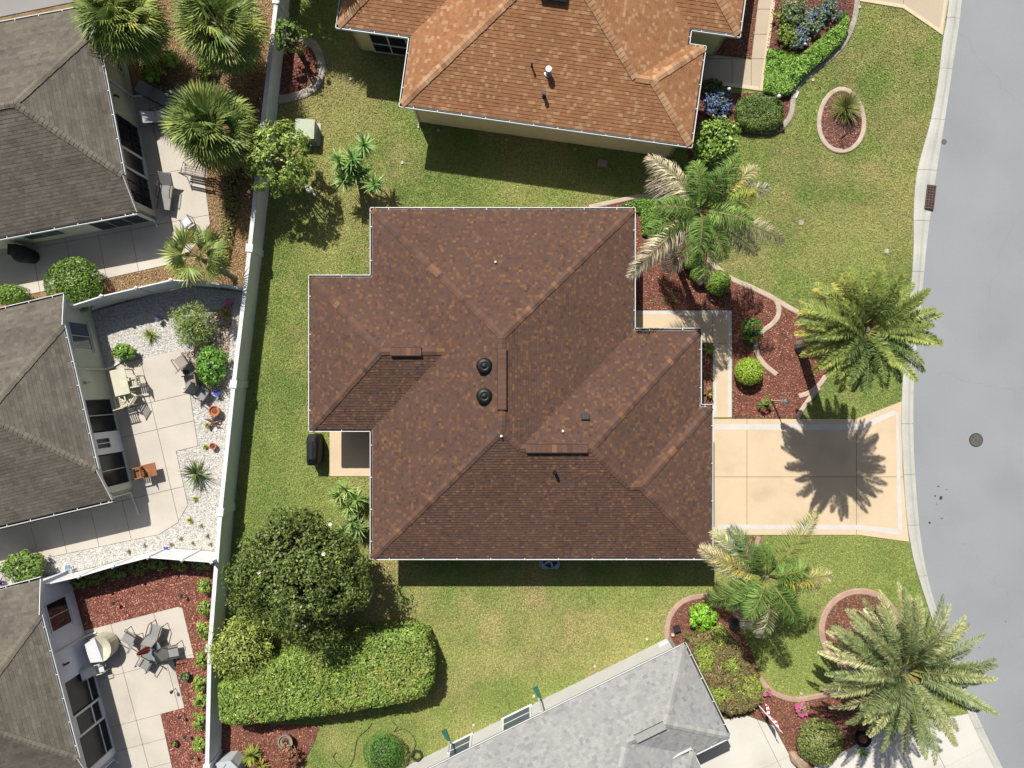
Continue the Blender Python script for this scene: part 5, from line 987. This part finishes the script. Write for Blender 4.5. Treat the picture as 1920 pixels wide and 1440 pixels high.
# gravel-yard set
sling_chair(348, 678, DG(35), 'brown sling chair beside the dense green bush', m_sling, recline=.3); sling_chair(364, 716, DG(100), 'brown sling chair facing the patio in full sun', m_sling, recline=.45); sling_chair(386, 737, DG(-125), 'brown sling chair turned towards the blue ornament', m_slingg, recline=.3)
t = empty('dining_table', tuple(P(243, 716, .046)), 'white rectangular patio table against the villa wall', 'table', rz=DG(13.2)); MB().box((-.05, 0, .74), (.72, 1.25, .03)).o('table_top', m_creamc, t, False)
for sx in (-.34, .26):
    for sy in (-.55, .55): MB().box((sx, sy, .37), (.05, .05, .72)).o('leg', m_creamc, t, False)
def slat_chair(px, py, rot, label, mm=None, name='slatted_chair', group='white slatted chairs'):
    mm = mm or m_creamc; c = empty(name, tuple(P(px, py, .046)), label, 'chair', group, rz=rot)
    for i in range(5): MB().box((0, -.2 + i * .1, .44), (.5, .07, .025)).o('seat_slat', mm, c, False)
    for i in range(5): MB().box((-.2 + i * .1, -.27 - .05, .72), (.05, .025, .5), Matrix.Rotation(.2, 3, 'X')).o('back_slat', mm, c, False)
    for z in (.5, .97): MB().box((0, -.26 - (z - .44) * .2, z), (.52, .035, .06)).o('back_rail', mm, c, False)
    for sx in (-.25, .25):
        for sy in (-.25, .25): MB().box((sx, sy, .32 if sy > 0 else .3), (.045, .045, .64 if sy > 0 else .6)).o('leg', mm, c, False)
        MB().box((sx, 0, .65), (.06, .58, .03)).o('armrest', mm, c, False)
slat_chair(262, 716, DG(100), 'white slatted chair on the sunny side of the patio table'); slat_chair(240, 752, DG(15), 'white slatted chair at the shaded end of the patio table'); slat_chair(255, 745, DG(60), 'white slatted chair at the sunny corner of the patio table')
c = slat_chair(270, 884, DG(103), 'brown wooden armchair standing out from the villa screens', m_wood, 'wooden_chair', None); bb = bpy.data.objects['wooden_chair']
MB().box((0, -.52, .5), (.62, .7, .05)).o('footrest', m_wood, bb, False)
def chaise(px, py, rot, label, m1, name='chaise_lounge'):
    c = empty(name, tuple(P(px, py, .046)), label, 'lounger', 'sling loungers on the villa patio', rz=rot)
    MB().box((0, .25, .38), (.6, 1.15, .03)).o('seat', m1, c, False); MB().box((0, -.60, .58), (.6, .66, .03), Matrix.Rotation(-.7, 3, 'X')).o('backrest', m1, c, False)
    for sx in (-.32, .32):
        MB().tube([(sx, -.85, .8), (sx, -.33, .38), (sx, .85, .38)], .022).o('side_rail', m_frame, c, False); MB().tube([(sx, -.5, .58), (sx, -.1, .66), (sx, .25, .6), (sx, .3, .38)], .022).o('armrest', m_frame, c, False)
        for y_ in (-.3, .75): MB().tube([(sx, y_, .38), (sx, y_, 0)], .02).o('leg', m_frame, c, False)
chaise(318, 365, DG(172), 'grey sling lounger beside the dark screens at the villa corner', m_slingg); chaise(303, 186, DG(-115), 'grey sling lounger mostly under the fan palm crown', m_slingg); chaise(312, 222, DG(-75), 'pale sling lounger partly hidden under the fan palm', m_whitec)
b = empty('garden_bench', tuple(P(375, 326, .046)), 'dark slatted bench at the palm edge by tan mulch', 'bench', rz=DG(-12))
for i in range(4): MB().box((0, -.18 + i * .12, .43), (1.2, .08, .03)).o('seat_slat', m_sling, b, False)
for i in range(2): MB().box((0, -.3, .6 + i * .16), (1.2, .03, .1)).o('back_slat', m_frame, b, False)
for sx in (-.58, .58):
    MB().tube([(sx, .25, 0), (sx, .25, .62), (sx, -.1, .66), (sx, -.3, .62)], .022).o('armrest', m_frame, b, False); MB().tube([(sx, -.28, 0), (sx, -.33, .85)], .022).o('leg', m_frame, b, False)
sling_chair(359, 420, DG(35), 'small white chair on the patio under sparse palm fronds', m_whitec, L=.4, wd=.4)
k = empty('covered_kettle_grill', tuple(P(62, 482, .046)), 'black covered round grill on the shaded side path', 'grill'); MB().lathe((0, 0, 0), [(.33, 0), (.38, .5), (.42, .85), (.36, 1.0), (.15, 1.08), (.05, 1.1)], 18).o('cover', m_cover, k, False, smooth=True); MB().box((-.35, .2, .5), (.4, .5, .9)).o('side_shelf_cover', m_cover, k, False)
# pots and ornaments
def pot(px, py, r, h, label, m, z=.02, plant=None, cat='pot', name='plant_pot', group=None):
    o = empty(name, tuple(P(px, py, z)), label, cat, group); MB().lathe((0, 0, 0), [(r * .65, 0), (r * .95, h * .85), (r * 1.06, h * .86), (r * 1.06, h), (r * .88, h), (r * .84, h * .8)], 20).o('vessel', m, o, False, smooth=False)
    MB().lathe((0, 0, h * .78), [(r * .86, 0), (r * .2, .02)], 16).o('soil', m_mulchb, o, False)
    if plant: q = ob('plant', straps(plant[0], plant[1], plant[2], .3, 1.5, plant[3], int(px), .8), o, False); q.location.z = h * .8
pot(408, 770, .25, .42, 'large terracotta pot in gravel beside the garden wall', m_terra); pot(403, 836, .16, .26, 'small orange pot tipped near yellow succulent', m_terra)
pot(540, 1383, .34, .45, 'wide planter with yellow flowers in the corner mulch bed', M('stone_planter', (.30, .26, .2)), plant=(30, .22, .07, [(.1, .15, .05), (.5, .42, .05), (.2, .12, .25)]))
pot(352, 1264, .2, .32, 'dark green pot with yellow flowers on red mulch near the patio', m_green, plant=(26, .2, .06, [(.08, .16, .04), (.5, .45, .05)])); pot(331, 1391, .15, .22, 'little pot with yellow bloom further along red mulch', m_dmetal, plant=(22, .18, .06, [(.4, .4, .05), (.1, .2, .04)]))
pot(1612, 1379, .36, .4, 'black round planter under the grey green palm', m_black)
pot(243, 186, .2, .35, 'dark planter with leaves at the villa downspout', m_dmetal, plant=(20, .4, .07, [(.07, .12, .04)]))
pot(350, 698, .12, .14, 'small brown bowl between the brown chairs', m_dmetal)
d = empty('driftwood', tuple(P(402, 792, .02)), 'twisted brown driftwood root on white gravel', 'driftwood'); r = random.Random(3)
for i in range(9): a = r.uniform(0, 6.28); MB().tube([(0, 0, .08), (math.cos(a) * .25, math.sin(a) * .2, .12 + .1 * r.random()), (math.cos(a + .4) * .5, math.sin(a + .4) * .45, .03)], [.06, .04, .015], 6).o('root', M('driftwood', (.2, .11, .08), .9, .3, 8), d, False)
for px, py, l, mm, n in ((411, 737, 'deep blue glass flower ornament on gravel by the wall', m_blue, 7), (318, 1028, 'dark blue star ornament at the white fence', m_blue, 6), (137, 1062, 'pale blue butterfly ornament on the gravel strip', M('pale_blue', (.15, .32, .5), .5), 5), (303, 598, 'dark navy pinwheel on shadow edge in gravel', M('navy', (.02, .025, .08), .5), 8)):
    o = empty('garden_ornament', tuple(P(px, py, .02)), l, 'ornament'); MB().tube([(0, 0, 0), (0, 0, .3)], .015).o('stake', m_dmetal, o, False)
    for i in range(n): a = i * 6.283 / n; u_ = Vector((math.cos(a), math.sin(a), .3)); s_ = Vector((-math.sin(a), math.cos(a), .25)); MB().quad((0, 0, .3), Vector((0, 0, .3)) + u_ * .12 + s_ * .06, Vector((0, 0, .3)) + u_ * .2, Vector((0, 0, .3)) + u_ * .12 - s_ * .05).o('petal', mm, o, False)
def solar(px, py, label, h=.45, group='solar path lights'):
    o = empty('solar_light', tuple(P(px, py, .02)), label, 'path light', group); MB().tube([(0, 0, 0), (0, 0, h)], .015).o('stake', m_dmetal, o, False); MB().lathe((0, 0, h), [(.05, -.1), (.07, 0), (.085, .01), (.05, .05), (.01, .06)], 12).o('lamp_head', m_dmetal, o, False)
for px, py, l in ((222, 1126, 'in the middle of the red mulch strip below the fence'), (348, 1112, 'in the mulch corner near the fence'), (330, 1290, 'at the patio edge beside the flower pot'), (345, 1337, 'at the patio step in red mulch'), (355, 1373, 'between the wall bushes and lower patio'), (368, 1412, 'lowest along the wall bushes')): solar(px, py, 'dark solar path light ' + l)
def globe(px, py, label, h=.5, rad=.06):
    o = empty('globe_light', tuple(P(px, py, .03)), label, 'path light', 'globe lights in the north beds'); MB().tube([(0, 0, 0), (0, 0, h)], .015).o('stake', m_dmetal, o, False); MB().lathe((0, 0, h), [(.02, 0), (rad, rad * .7), (rad * 1.1, rad * 1.2), (rad * .6, rad * 1.8), (.01, rad * 2)], 12).o('lamp_head', m_gutter, o, False, smooth=True)
globe(1448, 194, 'pale globe light standing in the dark mound', .75, .09); globe(1497, 97, 'pale globe light at the fern bank edge', .7); globe(1535, 20, 'tall pale lantern among the blue shrubs', 1.3, .1); globe(1359, 178, 'pale globe light over the blue flower drift', .6, .08)
# lamp post
lp = empty('lamp_post', tuple(P(1447, 751, .03)), 'slim garden lamp post in the red mulch by the driveway', 'lamp post'); MB().tube([(0, 0, 0), (0, 0, 1.55)], [.035, .028], 8).o('post', m_creamc, lp, False); MB().tube([(0, 0, 1.3), (0, .22, 1.3)], .014).o('cross_bar', m_metal, lp, False)
hd = MB().lathe((0, 0, 1.55), [(.05, 0), (.09, .05), (.11, .22), (.14, .24), (.06, .33), (.015, .38)], 8).o('lantern', m_metal, lp, False)
# flag pole leaning over the mulch
f = empty('flag_pole', tuple(P(1411, 1309, .03)), 'leaning white pole with a small red striped flag', 'flag'); tip = P(1467, 1374, 2.3) - P(1411, 1309, .03); MB().tube([(0, 0, 0), tip], [.03, .018], 8).o('pole', m_white, f, False)
a = tip * .5; b = tip * .97; n_ = 8; V = []
for i in range(n_ + 1):
    q = a.lerp(b, i / n_); wv = .06 * math.sin(i * 1.3); V += [q, q + Vector((.2 * (1 - i / n_) + wv, .18 * (1 - i / n_) + wv, -.75 * (1 - i / n_ * .8)))]
MB().add(V, [(2 * i, 2 * i + 1, 2 * i + 3, 2 * i + 2) for i in range(n_)]).o('flag_cloth', m_flag, f, False)
# boulder
bm = bmesh.new(); bmesh.ops.create_icosphere(bm, subdivisions=3, radius=1); rr = np.random.default_rng(4); V = [Vector(v.co) for v in bm.verts]; F = [[v.index for v in q.verts] for q in bm.faces]; bm.free(); lk = lumps(np.array(V), .25, 18, 8); p = P(1496, 1424, 0); R = Matrix.Rotation(DG(-45), 3, 'Z')
ob('boulder', mesh('boulder', [Vector(p) + R @ Vector((v.x * .62 * k, v.y * .3 * k, max(-.02, v.z * .33 * k + .1))) for v, k in zip(V, lk)], F, m_stone, smooth=True), label='long tan boulder at the corner of white driveway', cat='boulder')
# utilities
tb = empty('transformer_box', tuple(P(580, 252)), 'pale green utility transformer box by the garden wall', 'utility box', rz=DG(-3)); MB().box((0, 0, .35), (.86, .86, .7)).o('cabinet', m_box, tb, False); MB().box((0, 0, .72), (.92, .92, .06)).o('lid', m_box, tb, False); MB().box((0, 0, .02), (1.1, 1.1, .06)).o('pad', m_conc2, tb, False)
ac = empty('air_conditioner', tuple(P(1030, 1042)), 'grey blue air conditioning unit under the south eave', 'air conditioner'); MB().box((0, 0, .4), (.82, .82, .78)).o('casing', m_acb, ac, False)
MB().lathe((0, 0, .8), [(.36, 0), (.36, .02), (.33, .02)], 28).o('fan_guard', m_dmetal, ac, False)
for k in range(5): a = k * 1.257; MB().bar((0, 0, .835), (math.cos(a) * .33, math.sin(a) * .33, .835), .09, .01).o('fan_blade', m_metal, ac, False)
MB().box((0, 0, .0), (1.0, 1.0, .08)).o('pad', m_conc2, ac, False)
g = empty('covered_grill', tuple(P(596, 840, .01)), 'barbecue under a black cover beside the small patio', 'grill'); V = []; F = []
pr = [(.30, .72, 0), (.31, .74, .75), (.29, .74, .9), (.22, .5, 1.12), (.05, .42, 1.2)]
for rx, ry, z in pr:
    for k in range(20): t = k * .31416; cx_, sy_ = math.cos(t), math.sin(t); V.append((math.copysign(abs(cx_) ** .45, cx_) * rx * (1 + .03 * math.sin(k * 2.3)), math.copysign(abs(sy_) ** .45, sy_) * ry, z))
for i in range(len(pr) - 1):
    for k in range(20): F.append((i * 20 + k, i * 20 + (k + 1) % 20, (i + 1) * 20 + (k + 1) % 20, (i + 1) * 20 + k))
F.append(tuple(80 + k for k in range(20))); MB().add(V, F).o('cover', m_cover, g, False); MB().box((0, -.62, .86), (.5, .25, .06)).o('side_shelf', m_cover, g, False)
sb = empty('storage_box', tuple(P(436, 1430)), 'pale grey plastic storage box in the corner by garden wall', 'storage box'); q = [(-.55, -.7), (.62, -.7), (.62, .3), (.3, .62), (-.25, .55), (-.55, .35)]
MB().prism(q, 0, .95).o('body', m_bin, sb, False); MB().prism([(x * 1.05, y * 1.05) for x, y in q], .95, 1.03, bottom=True).o('lid', m_bin, sb, False); MB().bar((-.1, .2, 1.04), (.12, .5, 1.04), .02, .02).o('handle', m_dmetal, sb, False)
mh = empty('manhole', tuple(P(1830, 825, .006)), 'round iron manhole cover in the pale road', 'manhole'); MB().lathe((0, 0, 0), [(.34, 0), (.34, .006), (.31, .008)], 28).o('frame', m_dmetal, mh, False); MB().lathe((0, 0, .006), [(.295, 0), (.295, .008), (.05, .008)], 28).o('cover', m_iron, mh, False)
for i in range(-3, 4): MB().bar((-.24, i * .07, .017), (.24, i * .07, .017), .025, .006).o('ridge', m_iron, mh, False)
MB().lathe(tuple(P(1770, 266, .006)), [(.13, 0), (.13, .01), (.1, .012)], 18).o('valve_cover', m_iron, label='small round valve cover at the kerb line of the road', cat='valve cover')
dg = empty('drain_grate', tuple(P(1744, 370, .07)), 'rusty rectangular storm drain grate set in the kerb', 'drain', rz=DG(-7)); MB().box((0, 0, .01), (.44, 1.2, .03)).o('pit', m_dmetal, dg, False)
for i in range(9): MB().box((0, -.52 + i * .13, .035), (.40, .045, .03)).o('bar', m_rust, dg, False)
for sx in (-.2, -.07, .07, .2): MB().box((sx, 0, .04), (.03, 1.16, .03)).o('bar', m_rust, dg, False)
for px, py, l, rr_ in ((1502, 417, 'small round utility cover in the north lawn', .105), (1662, 471, 'pale utility cap in the lawn near the kerb', .09)):
    o = MB().lathe(tuple(P(px, py, .0)), [(rr_ * 1.3, 0), (rr_ * 1.3, .035), (rr_ * .2, .04)], 16).o('utility_cover', m_edgeg if rr_ > .1 else m_conc2, label=l, cat='utility cover')
spk = None
for i, (px, py, l) in enumerate(((1213, 1198, 'beside the splash strip of the grey wall'), (1115, 1249, 'midway along the grey wall'), (1001, 1305, 'near the green downspout extension'), (888, 1359, 'between the two downspout extensions'), (1377, 1109, 'beneath the straggly palm'), (1502, 1300, 'inside the lower curved edging'), (754, 305, 'in the lawn north of the brown roof'), (950, 262, 'in the shade of the yellow wall'), (1078, 280, 'further along the shaded yellow wall strip'), (822, 245, 'in shade near the yellow house corner'), (657, 148, 'in the lawn near the porch'), (1611, 13, 'at the corner of north driveway'), (1524, 150, 'by the fern bank edging'))):
    if spk is None: spk = MB().lathe((0, 0, 0), [(.035, 0), (.07, .0), (.07, .03), (.04, .03), (.035, .012), (.005, .012)], 14); spk = mesh('sprinkler_ring', spk.v, spk.f, M('sprinkler_ring', (.62, .58, .46)))
    o = ob('sprinkler_ring', spk, label='pale sprinkler ring in turf ' + l, cat='sprinkler', group='sprinkler rings in the lawn'); o.location = P(px, py, .05)
MB().box(P(1269, 1179, .16), (.32, .26, .2), Matrix.Rotation(.3, 3, 'Z')).o('junction_box', m_dmetal, label='dark box on the mulch at the grey house corner', cat='utility box'); MB().box(P(1261, 1190, .1), (.14, .1, .16)).o('outlet_post', m_creamc, label='small cream stub beside the dark box', cat='post')
MB().box(P(1494, 178, .05), (.1, .34, .06), Matrix.Rotation(-.4, 3, 'Z')).o('paver', m_concw, label='loose white paver on turf beside the grey edging', cat='paver')
MB().box(P(1600, 186, .12), (.3, .22, .1), Matrix.Rotation(-.5, 3, 'Z')).o('paver', m_concw, label='white block lying in the oval ring', cat='paver')
MB().box(P(122, 1068, .1), (.12, .38, .14), Matrix.Rotation(.1, 3, 'Z')).o('paver', m_concw, label='white block on the gravel beside the butterfly ornament', cat='paver')
st = empty('metal_ornament', tuple(P(1572, 262, .03)), 'thin black metal bird ornament in the oval ring', 'ornament')
for a, b in (((0, 0, 0), (.03, 0, .7)), ((.12, 0, 0), (.05, 0, .7)), ((.04, 0, .7), (.3, .35, .95)), ((.04, 0, .68), (.45, .2, .72)), ((.04, 0, .7), (-.1, .12, .85))): MB().tube([a, Vector(a).lerp(Vector(b), .5) + Vector((0, 0, .03)), b], [.012, .025, .008], 6).o('rod', m_black, st, False)
wh = empty('wheel_ornament', tuple(P(1374, 1165, .03)), 'dark iron wheel planter ring in the mulch', 'ornament'); V = [(math.cos(k * .2618) * .26, math.sin(k * .2618) * .26, .3) for k in range(25)]; MB().tube(V, .03, 6).o('rim', m_dmetal, wh, False)
for k in range(3): a = k * 1.047; MB().bar((math.cos(a) * .25, math.sin(a) * .25, .3), (-math.cos(a) * .25, -math.sin(a) * .25, .3), .03, .02).o('spoke', m_dmetal, wh, False)
MB().lathe((0, 0, 0), [(.2, 0), (.24, .26)], 16).o('basket', m_black, wh, False)
# hose and coil
def hose(pts, label, name='garden_hose', r_=.014): MB().tube([Vector((p.x, p.y, .05)) for p in smoothline(PP(pts), 5)], r_, 6).o(name, m_hose, label=label, cat='hose')
hose([(698, 1354), (690, 1366), (672, 1382), (667, 1400), (663, 1422), (652, 1440), (640, 1436), (628, 1424), (626, 1416), (632, 1410)], 'thin dark hose snaking over the lawn west of clipped dome')
hose([(735, 1352), (745, 1362), (738, 1372), (755, 1366), (772, 1376), (780, 1392), (776, 1404)], 'thin hose loop leading to the coil by the grey wall')
pts = []
for k in range(70): a = k * .45; rr_ = .24 + .05 * math.sin(k * 1.7); pts.append(P(782, 1414) + Vector((math.cos(a) * rr_, math.sin(a) * rr_, .04 + .0025 * k)))
MB().tube(pts, .022, 5).o('hose_coil', m_hose, label='dark coiled hose on the grass at the grey wall', cat='hose')
for px, py, l in ((575, 352, 'nearer the trunk'), (587, 358, 'further out')): 
    a = P(px - 5, py - 8, .06); b = P(px + 4, py + 10, .06); MB().tube([a, b], [.06, .07], 8).o('white_pipe', m_gutter, label='short pale pipe stub in the tree shade, ' + l, cat='pipe')
MB().prism([(p.x, p.y) for p in PP([(1392, 1398), (1396, 1390), (1404, 1394), (1400, 1402)])], .05, .07).o('door_mat', m_iron) if False else None
rb = random.Random(9); o_ = MB()
for px, py, s_ in ((1753, 930, .05), (1764, 934, .1), (1759, 912, .05), (1756, 945, .03), (1743, 980, .06), (1775, 918, .03), (1766, 972, .04), (1885, 1165, .03), (1836, 1214, .03)):
    c = P(px, py, .0); o_.prism([(c.x + math.cos(k * .785) * s_ * rb.uniform(.7, 1.2), c.y + math.sin(k * .785) * s_ * rb.uniform(.7, 1.2)) for k in range(8)], .005, .0085)
o_.o('oil_stain', M('oil_stain', (.05, .05, .055), .6), bpy.data.objects['road'], kind='stuff')

# ------------------------------------------------------------------ turf
def turf():
    reg = [tuple(P(x, y)[:2]) for x, y in [(380, 1480), (400, 1200), (420, 960), (445, 700), (490, 250), (525, -40), (1800, -40), (1770, 200), (1720, 320), (1716, 480), (1700, 700), (1695, 800), (1700, 960), (1725, 1080), (1790, 1280), (1850, 1400), (1850, 1480)]]
    x, y = scatter(reg, 800); bad = np.zeros(len(x), bool)
    for e in EXC:
        xs = [p[0] for p in e]; ys = [p[1] for p in e]; c = (x > min(xs)) & (x < max(xs)) & (y > min(ys)) & (y < max(ys)) & ~bad; i = np.where(c)[0]
        if len(i): bad[i] |= inpoly(x[i], y[i], e)
    x, y = x[~bad], y[~bad]; n = len(x)
    big = .55 * vnoise(x, y, 3.1, 1) + .3 * vnoise(x, y, 1.2, 2) + .15 * vnoise(x, y, .45, 3); tan = .5 * vnoise(x + 7, y, 4.0, 4) + .35 * vnoise(x, y + 5, 1.1, 6) + .15 * vnoise(x, y, .3, 8)
    px, py = x / S + 960, 720 - y / S                                     # worn areas seen in the lawn
    g = lambda cx, cy, rx, ry: np.exp(-(((px - cx) / rx) ** 2 + ((py - cy) / ry) ** 2))
    tan = tan + .28 * g(620, 200, 110, 130) + .2 * g(700, 300, 120, 100) + .25 * g(1560, 60, 120, 60) + .2 * g(1640, 250, 90, 160) + .14 * g(1560, 300, 180, 200) + .16 * g(1020, 1210, 280, 90) + .2 * g(620, 1400, 60, 50) - .3 * g(520, 700, 50, 300) - .3 * g(1560, 1060, 120, 60) - .12 * g(1150, 370, 400, 40) - .25 * g(1480, 1260, 80, 60)
    f = np.clip((tan - .47) / .36, 0, 1)[:, None]; big = big + .05 * np.sin(x * 5.2 + .15 * y) * (px < 640) + .04 * np.sin((y - .5 * x) * 4.6) * (py > 1050); gmix = np.clip((big - .3) / .4, 0, 1)[:, None]
    green = np.array([.155, .23, .055]) * (1 - gmix) + np.array([.25, .30, .082]) * gmix; dry = np.array([.38, .315, .145]) * (1 - gmix) + np.array([.34, .325, .12]) * gmix
    C = (green * (1 - f) + dry * f) * RNG.uniform(.72, 1.3, (n, 1)); a = RNG.uniform(0, 6.283, n); L = RNG.uniform(.05, .11, n); e = RNG.uniform(.1, 1.0, n); w_ = RNG.uniform(.013, .028, n)
    p = np.c_[x, y, np.full(n, .004)]; d = np.c_[np.cos(a) * np.cos(e), np.sin(a) * np.cos(e), np.sin(e)] * L[:, None]; s_ = np.c_[-np.sin(a), np.cos(a), np.zeros(n)] * w_[:, None]
    V = np.stack([p - s_, p + s_, p + d], 1).reshape(-1, 3); ob('grass', npmesh('grass', V, np.arange(3 * n).reshape(n, 3), m_blade, C), None, kind='stuff', label='short mottled green and tan turf', cat='grass')
turf()
def litter(px, py, r, n, pal, label):     # fallen leaves on the turf
    a = RNG.uniform(0, 6.283, n); q = r * np.abs(RNG.normal(0, .55, n)); c = P(px, py); p = np.c_[c.x + np.cos(a) * q, c.y + np.sin(a) * q, RNG.uniform(.06, .09, n)]; nr = RNG.normal(0, .4, (n, 3)); nr[:, 2] = 1
    V, F, C = leafquads(p, nr, RNG.uniform(.06, .13, n), leaf_colors(n, pal), .5); ob('fallen_leaves', npmesh('fallen_leaves', V, F, m_chip, C), None, kind='stuff', label=label, cat='leaves')
litter(640, 1110, 2.6, 260, [(.3, .2, .1), (.4, .3, .15), (.2, .12, .06)], 'dry fallen leaves scattered under the magnolia')
litter(1300, 440, 2.6, 170, [(.45, .38, .26), (.35, .27, .16)], 'pale dry leaf scraps under the shaggy palm')
litter(600, 330, 2.0, 160, [(.35, .27, .12), (.3, .2, .1)], 'brown fallen leaves under the open tree by the garden wall')
